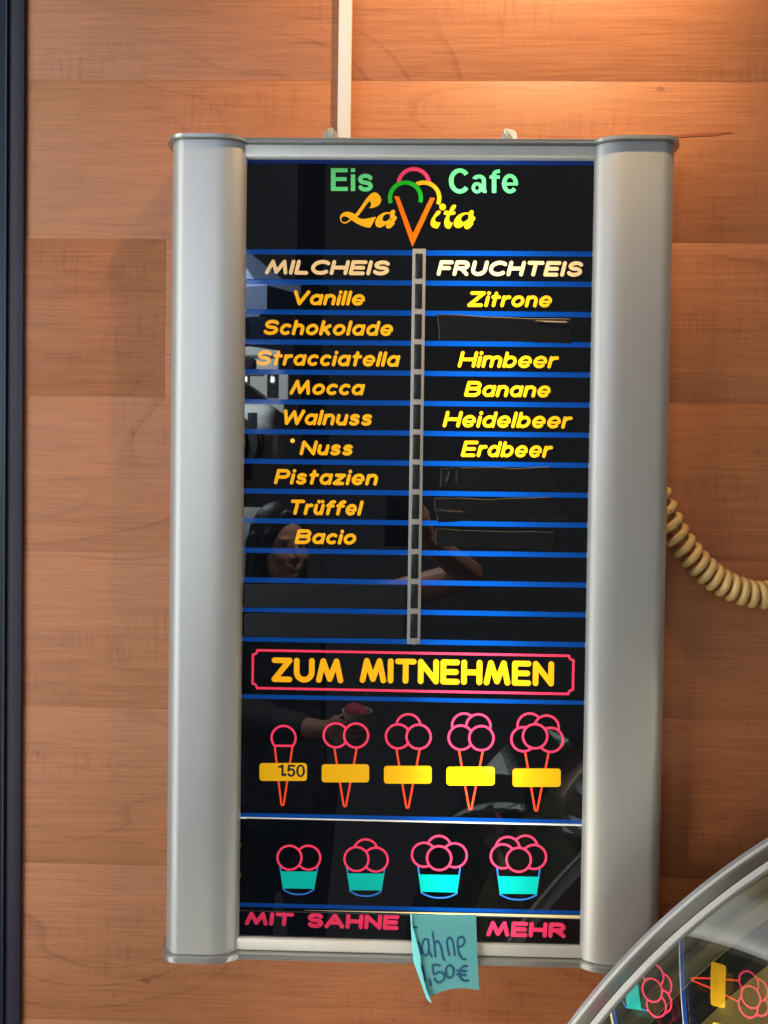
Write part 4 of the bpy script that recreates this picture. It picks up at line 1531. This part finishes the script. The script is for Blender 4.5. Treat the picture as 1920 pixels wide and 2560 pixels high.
M['glass'] = coated_glass('coated_glass', 0.42, (0.93, 0.95, 0.90))
M['glass2'] = coated_glass('inner_glass', 0.14, (0.93, 0.95, 0.90))
sweep('glass_pane', [(ws[6] + .002, -.0006), (0.62, -.0006)], M['glass'], case, closed=False, n=160, angle=180)
sweep('glass_pane', [(ws[6] + .002, -.0075), (0.62, -.0075)], M['glass2'], case, closed=False, n=160, angle=180)
w7 = ws[7]
sweep('inner_profile', [(w7 + .001, -.030), (w7 + .001, -.014), (w7 + .012, -.014), (w7 + .012, -.03)], M['case_tan'], case)
sweep('inner_seal', [(w7 + .008, -.05), (w7 + .008, -.034), (w7 + .038, -.034), (w7 + .038, -.05)], M['rubber'], case)
# brush strip along the seal
V, F = [], []
rb = random.Random(3)
nb = 420
for i in range(nb):
    a = a_lo + R(4) + (a_hi - a_lo - R(8)) * i / nb
    nn = Vector((math.cos(a), 0, math.sin(a))); tt = Vector((-math.sin(a), 0, math.cos(a)))
    b = Vector((CX, Y0, CZ)) + nn * (CR - .034) + EX * w_edge(a)
    l = rb.uniform(.004, .009); sk = rb.uniform(-.0012, .0012)
    n = len(V)
    V += [b + EX * (w7 + .0375) - tt * .00035, b + EX * (w7 + .0375) + tt * .00035, b + EX * (w7 + .0375 + l) + tt * sk + nn * .001, b + EX * (w7 + .0375) - nn * .0006]
    F += [(n, n + 1, n + 2), (n + 1, n + 3, n + 2), (n + 3, n, n + 2)]
br = keep(mesh_obj('brush_strip', V, F, M['rubber']), case)
br['kind'] = 'stuff'
sweep('end_panel', [(.004, -.0305), (.012, -.0305), (.012, -.62), (.004, -.62)], M['steel_in'], case)
sweep('steel_liner', [(0.014, -.20), (0.60, -.13), (0.60, -.21), (0.014, -.21)], M['steel_in'], case)
sweep('steel_rib', [(w7 + .10, -.12), (w7 + .125, -.105), (w7 + .15, -.12), (w7 + .15, -.14), (w7 + .10, -.14)], M['alu'], case, angle=80)
# pale blue clip on the rim
c = at(1915, 2140, -0.085)
clip = keep(box('rim_clip', c.x - .004, c.x + .05, c.y - .006, c.y + .006, c.z - .010, c.z + .008, principled('pale_blue_plastic', (0.50, 0.58, 0.68), 0.4), None, 0.004), case)

# ------------------------------------------------------------------ what the sign's gloss mirrors: the street behind the photographer
def env(px, py, d):
    """the place d metres in front of the sign whose mirror image shows at this picture point"""
    p = at(px, py, d)
    return Vector((p.x, -d, p.z))


M['awning'] = principled('blue_canvas', (0.15, 0.21, 0.36), 0.8, bump=0.1, bscale=40, mottle=0.12, mscale=3)
M['van_white'] = principled('white_van_paint', (0.62, 0.66, 0.65), 0.3, coat=0.3, mottle=0.1, mscale=2)
M['glass_dark'] = principled('dark_window_glass', (0.03, 0.035, 0.04), 0.08)
M['render'] = principled('pale_house_render', (0.62, 0.64, 0.60), 0.85, mottle=0.2, mscale=1.5)
M['tyre'] = principled('tyre_rubber', (0.02, 0.02, 0.02), 0.7)
M['foliage'] = principled('leaf_green', (0.05, 0.09, 0.03), 0.6, mottle=0.4, mscale=20)
amb, nt_, out_ = new_mat('indicator_lamp')
em = N(nt_, 'ShaderNodeEmission'); em.inputs['Color'].default_value = (1.0, 0.45, 0.05, 1); em.inputs['Strength'].default_value = 22
L(nt_, em.outputs[0], out_.inputs[0])

# parasol canopy: blue cloth with a pale seam, d = 3 m
pc = env(648, 610, 4.0)
can = empty('parasol', pc, 'blue canvas parasol out in the street, mirrored faintly beside the word Vanille', 'parasol')
bm = bmesh.new()
apex = bm.verts.new(pc + Vector((-0.25, 0, 0.10)))
rim = []
for i in range(8):
    a = R(45 * i + 10)
    rim.append(bm.verts.new(pc + Vector((-0.25 + 0.62 * math.cos(a), 0.55 * math.sin(a), -0.42 + 0.05 * math.sin(3 * a)))))
low = [bm.verts.new(v.co + Vector((0, 0, -0.16))) for v in rim]
for i in range(8):
    bm.faces.new((apex, rim[i], rim[(i + 1) % 8]))
    bm.faces.new((rim[i], low[i], low[(i + 1) % 8], rim[(i + 1) % 8]))
keep(from_bm('canopy', bm, M['awning']), can)
bm = bmesh.new(); bmesh.ops.create_cone(bm, segments=12, radius1=0.02, radius2=0.02, depth=2.2, cap_ends=True)
bmesh.ops.translate(bm, verts=bm.verts, vec=pc + Vector((-0.25, 0.0, -1.05)))
keep(from_bm('pole', bm, M['zinc']), can)

# pale van, d = 4.4 m
v0 = env(600, 1085, 4.4)
van = empty('delivery_van', v0 + Vector((0, 0, -1.0)), 'white delivery van parked in the street, mirrored in the left menu strips', 'van')
xr = env(728, 1085, 4.4).x
bm = bmesh.new()
add_box(bm, v0.x - 0.85, v0.x + 0.02, v0.y - 0.9, v0.y + 0.75, v0.z - 0.50, env(600, 945, 4.4).z, 0.12, 4)
add_box(bm, v0.x - 0.3, xr, v0.y - 0.8, v0.y + 0.72, v0.z - 0.52, env(640, 1035, 4.4).z, 0.10, 4)
keep(from_bm('body', bm, M['van_white'], angle=40), van)
bm = bmesh.new()
a = env(672, 1100, 4.4)
add_box(bm, a.x - .012, a.x + .045, v0.y + 0.757, v0.y + 0.775, env(600, 1200, 4.4).z, env(600, 1062, 4.4).z, 0.004)
keep(from_bm('window', bm, M['glass_dark'], angle=40), van)
bm = bmesh.new()
a = env(655, 960, 4.4)
add_box(bm, a.x + .05, a.x + .15, v0.y + 0.9, v0.y + 0.98, a.z - .10, a.z + .02, 0.015)
keep(from_bm('wing_mirror', bm, M['glass_dark'], angle=40), van)
for nm, rr, mm, off in (('tyre', 0.19, M['tyre'], 0.0), ('rim', 0.12, M['zinc'], 0.02)):
    bm = bmesh.new(); bmesh.ops.create_cone(bm, segments=32, radius1=rr, radius2=rr, depth=0.2, cap_ends=True)
    bmesh.ops.rotate(bm, verts=bm.verts, cent=(0, 0, 0), matrix=Matrix.Rotation(R(90), 3, 'X'))
    bmesh.ops.translate(bm, verts=bm.verts, vec=(env(622, 1130, 4.4).x, v0.y + 0.72 + off, env(622, 1130, 4.4).z))
    bmesh.ops.bevel(bm, geom=[e for e in bm.edges if len(e.link_faces) == 2 and e.calc_face_angle(0) > 1], offset=0.02, segments=2, affect='EDGES')
    keep(from_bm(nm, bm, mm, angle=40), van)
bm = bmesh.new(); bmesh.ops.create_icosphere(bm, subdivisions=2, radius=0.013)
bmesh.ops.translate(bm, verts=bm.verts, vec=env(713, 1105, 3.62))
keep(from_bm('indicator', bm, amb, smooth=True), van)

# pale house front, d = 7 m
h0 = env(560, 900, 7.0); h1 = env(705, 875, 7.0)
hs = empty('pale_house', (h0.x, -7.2, -1.6), 'pale rendered house front across the street, mirrored beside the word Stracciatella', 'house')
zt = env(650, 868, 7.0).z
keep(box('wall', h0.x - 1.0, h1.x, -7.8, -7.0, -1.6, zt, M['render'], None, 0.02), hs)
for k in range(4):
    x = h1.x - 0.16 - 0.30 * k
    keep(box('window', x - 0.06, x + 0.06, -7.0 - 0.02, -6.985, zt - 0.55, zt - 0.22, M['glass_dark'], None, 0.005), hs)
keep(box('cornice', h0.x - 1.0, h1.x + 0.02, -7.02, -6.90, zt - 0.08, zt + 0.03, M['render'], None, 0.01), hs)
# door post that ends the mirrored street
M['jamb_grey'] = principled('grey_post_paint', (0.10, 0.095, 0.09), 0.8)
dp = env(738, 1000, 1.9)
keep_dp = box('door_post', dp.x, dp.x + 0.10, -1.96, -1.90, -1.6, 1.8, M['jamb_grey'], None, 0.003)
tag(keep_dp, 'dark door post behind the photographer, mirrored as the straight edge right of the street reflection', 'door post')

# ------------------------------------------------------------------ the photographer, seen only in the black gloss
M['skin'] = principled('skin', (0.50, 0.29, 0.22), 0.5, bump=0.05, bscale=200, mottle=0.06, mscale=25)
M['hair'] = principled('dark_hair', (0.012, 0.010, 0.009), 0.45, bump=0.4, bscale=120)
M['jacket'] = principled('dark_grey_jacket', (0.035, 0.045, 0.052), 0.8, bump=0.3, bscale=50, mottle=0.2, mscale=14)
M['jeans'] = principled('dark_trousers', (0.02, 0.022, 0.03), 0.85)
M['shoe'] = principled('black_shoe', (0.012, 0.012, 0.012), 0.5)


def ball(bm, c, r, rot=None):
    g = bmesh.ops.create_icosphere(bm, subdivisions=3, radius=1.0)
    r = (r, r, r) if isinstance(r, (int, float)) else r
    for v in g['verts']:
        p = Vector((v.co.x * r[0], v.co.y * r[1], v.co.z * r[2]))
        if rot is not None:
            p = rot @ p
        v.co = p + c


def capsule(bm, a, b, ra, rb, n=None):
    n = n or max(2, int((b - a).length / (min(ra, rb) * 0.45)))
    for i in range(n + 1):
        t = i / n
        g = bmesh.ops.create_icosphere(bm, subdivisions=2, radius=ra + (rb - ra) * t)
        bmesh.ops.translate(bm, verts=g['verts'], vec=a.lerp(b, t))


def remeshed(name, bm, mat, vox, smooth=4, parent=None):
    me = bpy.data.meshes.new(name); bm.to_mesh(me); bm.free()
    o = bpy.data.objects.new(name, me); COL.objects.link(o)
    md = o.modifiers.new('r', 'REMESH'); md.mode = 'VOXEL'; md.voxel_size = vox; md.use_smooth_shade = True
    ms = o.modifiers.new('s', 'SMOOTH'); ms.iterations = smooth; ms.factor = 0.5
    dg = bpy.context.evaluated_depsgraph_get()
    m2 = bpy.data.meshes.new_from_object(o.evaluated_get(dg))
    m2.name = name
    m2.materials.clear(); m2.materials.append(mat)
    o.modifiers.clear(); o.data = m2
    m2.polygons.foreach_set('use_smooth', [True] * len(m2.polygons))
    if parent is not None:
        keep(o, parent)
    return o


HC = env(706, 1362, 1.40)
fw = Vector((CAM.x - HC.x, CAM.y - HC.y, 0)).normalized()       # facing the phone
rt = Vector((fw.y, -fw.x, 0))
HR = Matrix((rt, fw, Vector((0, 0, 1)))).transposed()


def hp(x, y, z):
    return HC + HR @ Vector((x, y, z))


bm = bmesh.new()
ball(bm, hp(0, -.012, .022), (.074, .090, .088), HR)
ball(bm, hp(0, .010, -.040), (.057, .070, .076), HR)
ball(bm, hp(0, .048, -.088), (.026, .024, .020), HR)
for s in (-1, 1):
    ball(bm, hp(s * .036, .048, -.030), (.026, .026, .026), HR)
    ball(bm, hp(s * .078, -.010, -.012), (.009, .018, .030), HR)
    ball(bm, hp(s * .011, .082, -.036), (.0085, .0085, .007), HR)
capsule(bm, hp(0, .074, .008), hp(0, .093, -.030), .0065, .0095)
ball(bm, hp(0, .074, -.061), (.022, .009, .0055), HR)
ball(bm, hp(0, .073, -.070), (.018, .009, .0060), HR)
ball(bm, hp(0, .066, .020), (.050, .013, .009), HR)
NK = hp(0, -.03, -.16)
capsule(bm, hp(0, -.025, -.07), NK, .050, .056)
SHR = env(842, 1530, 1.42)       # phone-side shoulder
ELB = env(1172, 1436, 1.16)
SHL = HC + (HC - SHR); SHL.z = SHR.z - 0.03; SHL.y = HC.y - 0.03
CH = (SHR + SHL) / 2
capsule(bm, CH + Vector((0, 0, -.02)), CH + Vector((0, -.02, -.25)), .115, .12, 6)
capsule(bm, CH + Vector((0, -.02, -.25)), CH + Vector((0, -.02, -.50)), .12, .135, 6)
capsule(bm, SHL, SHR, .060, .060)
capsule(bm, SHR, ELB, .052, .042)
WR = CAM + Vector((.075, -.060, -.110))
capsule(bm, ELB, WR, .043, .028)
PH = CAM + Vector((.0, -.012, -.045))       # phone centre
palm = CAM + Vector((.056, -.034, -.052))
capsule(bm, WR, palm, .024, .024)
ball(bm, palm, (.022, .020, .036))
for k, (dz, ln) in enumerate(((.018, .9), (.0, 1.0), (-.018, .95), (-.035, .8))):
    a = palm + Vector((-.002, -.012, dz)); b = a + Vector((-.030 * ln, -.010, .004)); c = b + Vector((-.026 * ln, .006, .002))
    capsule(bm, a, b, .0092, .0085); capsule(bm, b, c, .0085, .0075)
a = palm + Vector((-.004, .010, .020)); b = a + Vector((-.004, .012, .030)); c = b + Vector((-.016, .002, .018))
capsule(bm, a, b, .011, .010); capsule(bm, b, c, .010, .008)
# cup arm
CUP = env(893, 1806, 1.13)
WL = CUP + Vector((-.115, -.030, -.030))
EL = SHL + Vector((-.05, .06, -.27))
capsule(bm, SHL, EL, .052, .044); capsule(bm, EL, WL, .043, .029)
pl = CUP + Vector((-.058, -.006, -.018))
capsule(bm, WL, pl, .026, .024)
ball(bm, pl, (.022, .028, .036))
for k, (dz, ln) in enumerate(((.022, .92), (.004, 1.0), (-.014, .95), (-.031, .78))):
    a = pl + Vector((.006, .018, dz)); b = a + Vector((.032 * ln, .018, .002)); c = b + Vector((.030 * ln, -.004, -.002)); e = c + Vector((.018 * ln, -.014, -.001))
    capsule(bm, a, b, .0100, .0092); capsule(bm, b, c, .0092, .0085); capsule(bm, c, e, .0085, .0075)
a = pl + Vector((.006, -.018, .018)); b = a + Vector((.030, -.022, .014)); c = b + Vector((.030, .0, .006))
capsule(bm, a, b, .012, .0105); capsule(bm, b, c, .0105, .009)
# legs
FL = -1.62
HIP = CH + Vector((0, -.02, -.55))
ax = (SHR - SHL).normalized(); ax.z = 0
for s in (-1, 1):
    h_ = HIP + ax * (s * .085); k_ = Vector((h_.x, h_.y + .02, (HIP.z + FL) / 2 + .02)); f_ = Vector((h_.x, h_.y, FL + .09))
    capsule(bm, h_, k_, .088, .058, 8); capsule(bm, k_, f_, .056, .040, 10)
    capsule(bm, f_ + Vector((0, 0, -.05)), f_ + fw * .15 + Vector((0, 0, -.055)), .036, .030, 4)
person = remeshed('person', bm, M['skin'], 0.0042, 5)
tag(person, 'person in a dark jacket holding an ice cream cup, mirrored in the black panels', 'person')
# hair
bm = bmesh.new()
ball(bm, hp(0, -.024, .032), (.087, .096, .098), HR)
for s in (-1, 1):
    capsule(bm, hp(s * .072, -.02, .02), hp(s * .082, -.035, -.17), .028, .030)
    capsule(bm, hp(s * .045, -.07, .0), hp(s * .050, -.080, -.18), .040, .036)
    capsule(bm, hp(s * .012, .052, .092), hp(s * .070, .034, .030), .014, .014)
capsule(bm, hp(0, -.08, .0), hp(0, -.090, -.18), .040, .040)
hair = remeshed('hair', bm, M['hair'], 0.006, 3)
keep(hair, person)
for s in (-1, 1):
    bm = bmesh.new()
    ball(bm, hp(s * .029, .0665, .004), (.0115, .009, .0055), HR)
    keep(from_bm('eye', bm, M['glass_dark'], None, smooth=True), person)
bm = bmesh.new()
capsule(bm, CH + Vector((0, 0, -.02)), CH + Vector((0, -.02, -.25)), .135, .14, 6)
capsule(bm, CH + Vector((0, -.02, -.25)), CH + Vector((0, -.02, -.56)), .14, .155, 6)
capsule(bm, SHL, SHR, .075, .075)
capsule(bm, SHL, EL, .068, .060); capsule(bm, EL, EL.lerp(WL, .86), .058, .042)
capsule(bm, SHR, SHR.lerp(ELB, .26), .072, .062)
keep(remeshed('jacket', bm, M['jacket'], 0.010, 3), person)
bm = bmesh.new()
for s in (-1, 1):
    h_ = HIP + ax * (s * .085); k_ = Vector((h_.x, h_.y + .02, (HIP.z + FL) / 2 + .02)); f_ = Vector((h_.x, h_.y, FL + .09))
    capsule(bm, h_, k_, .102, .072, 8); capsule(bm, k_, f_, .070, .056, 10)
keep(remeshed('trousers', bm, M['jeans'], 0.012, 3), person)
for s in (-1, 1):
    bm = bmesh.new()
    f_ = HIP + ax * (s * .085); f_.z = FL + .04
    capsule(bm, f_, f_ + fw * .16 + Vector((0, 0, -.005)), .046, .042, 5)
    keep(remeshed('shoe', bm, M['shoe'], 0.008, 3), person)

# phone in the raised hand, cup and spoon in the other
bm = bmesh.new(); add_box(bm, PH.x - .037, PH.x + .037, PH.y - .004, PH.y + .004, PH.z - .078, PH.z + .072, 0.0035, 3)
tag(from_bm('phone', bm, M['glass_dark'], angle=40), 'dark phone held up in the hand of the mirrored person', 'phone')
cup = empty('ice_cream_cup', CUP + Vector((0, 0, -.035)), 'white paper cup of pink ice cream in the hand of the mirrored person', 'paper cup')
bm = bmesh.new()
prof = [(.027, -.035), (.0395, .030), (.0412, .0315), (.0412, .0335), (.0385, .033), (.026, -.032), (0.0, -.032)]
prof = [(0.0, -.035)] + prof
n = 40
ringv = []
for r_, z_ in prof:
    ringv.append([bm.verts.new(CUP + Vector((r_ * math.cos(2 * math.pi * i / n), r_ * math.sin(2 * math.pi * i / n), z_))) for i in range(n)])
for a, b in zip(ringv, ringv[1:]):
    for i in range(n):
        bm.faces.new((a[i], a[(i + 1) % n], b[(i + 1) % n], b[i]))
bmesh.ops.remove_doubles(bm, verts=bm.verts, dist=1e-6)
keep(from_bm('paper_wall', bm, principled('white_paper', (0.80, 0.79, 0.75), 0.7), angle=40), cup)
bm = bmesh.new(); ball(bm, CUP + Vector((-.008, 0, .030)), (.028, .028, .024)); ball(bm, CUP + Vector((.010, .004, .024)), (.024, .024, .018))
keep(remeshed('scoop', bm, principled('raspberry_ice', (0.62, 0.10, 0.17), 0.6, bump=0.5, bscale=90), 0.003, 2), cup)
bm = bmesh.new()
a = env(903, 1770, 1.13); b = env(932, 1688, 1.13)
add_box(bm, -.0035, .0035, -.0008, .0008, 0, (b - a).length, 0.0004)
q = (b - a).to_track_quat('Z', 'Y').to_matrix()
for v in bm.verts: v.co = q @ v.co + a
tag(from_bm('ice_cream_spoon', bm, principled('clear_plastic_spoon', (0.7, 0.7, 0.68), 0.2)), 'pale plastic spoon standing in the mirrored ice cream cup', 'spoon')

# warm tube inside the display case, under the glass
am = a_hi - 0.34
nn = Vector((math.cos(am), 0, math.sin(am)))
pt = Vector((CX, Y0, CZ)) + nn * (CR - 0.06) + EX * 0.26
tl = lamp('case_tube_lamp', 'AREA', pt, pt - nn * 0.3 - EX * 0.06 + Vector((-0.16, 0, 0)), 3.2, (1.0, 0.82, 0.50), shape='RECTANGLE', size=0.4, size_y=0.04)
keep(tl, case)

# red-brown crayon stain on the wall beside the top right corner of the sign
cv = Canvas(at(1660, 335, WALL_Y).x, at(1850, 335, WALL_Y).x, at(1750, 350, WALL_Y).z, at(1750, 322, WALL_Y).z)
st = [at(x, y, WALL_Y) for x, y in ((1672, 343), (1700, 340), (1740, 336.5), (1785, 336), (1810, 332), (1832, 331.5))]
cv.stroke('smear', [(p.x, p.z) for p in st], [2.2 * MM, 3.4 * MM, 3.8 * MM, 3.2 * MM, 2.0 * MM, 1.0 * MM])
V, F, MI, mats = cv.build_layers(('smear',))
keep(mesh_obj('stain', [(x, WALL_Y - 0.0006, z) for x, z in V], F, mats, None, MI), wall)
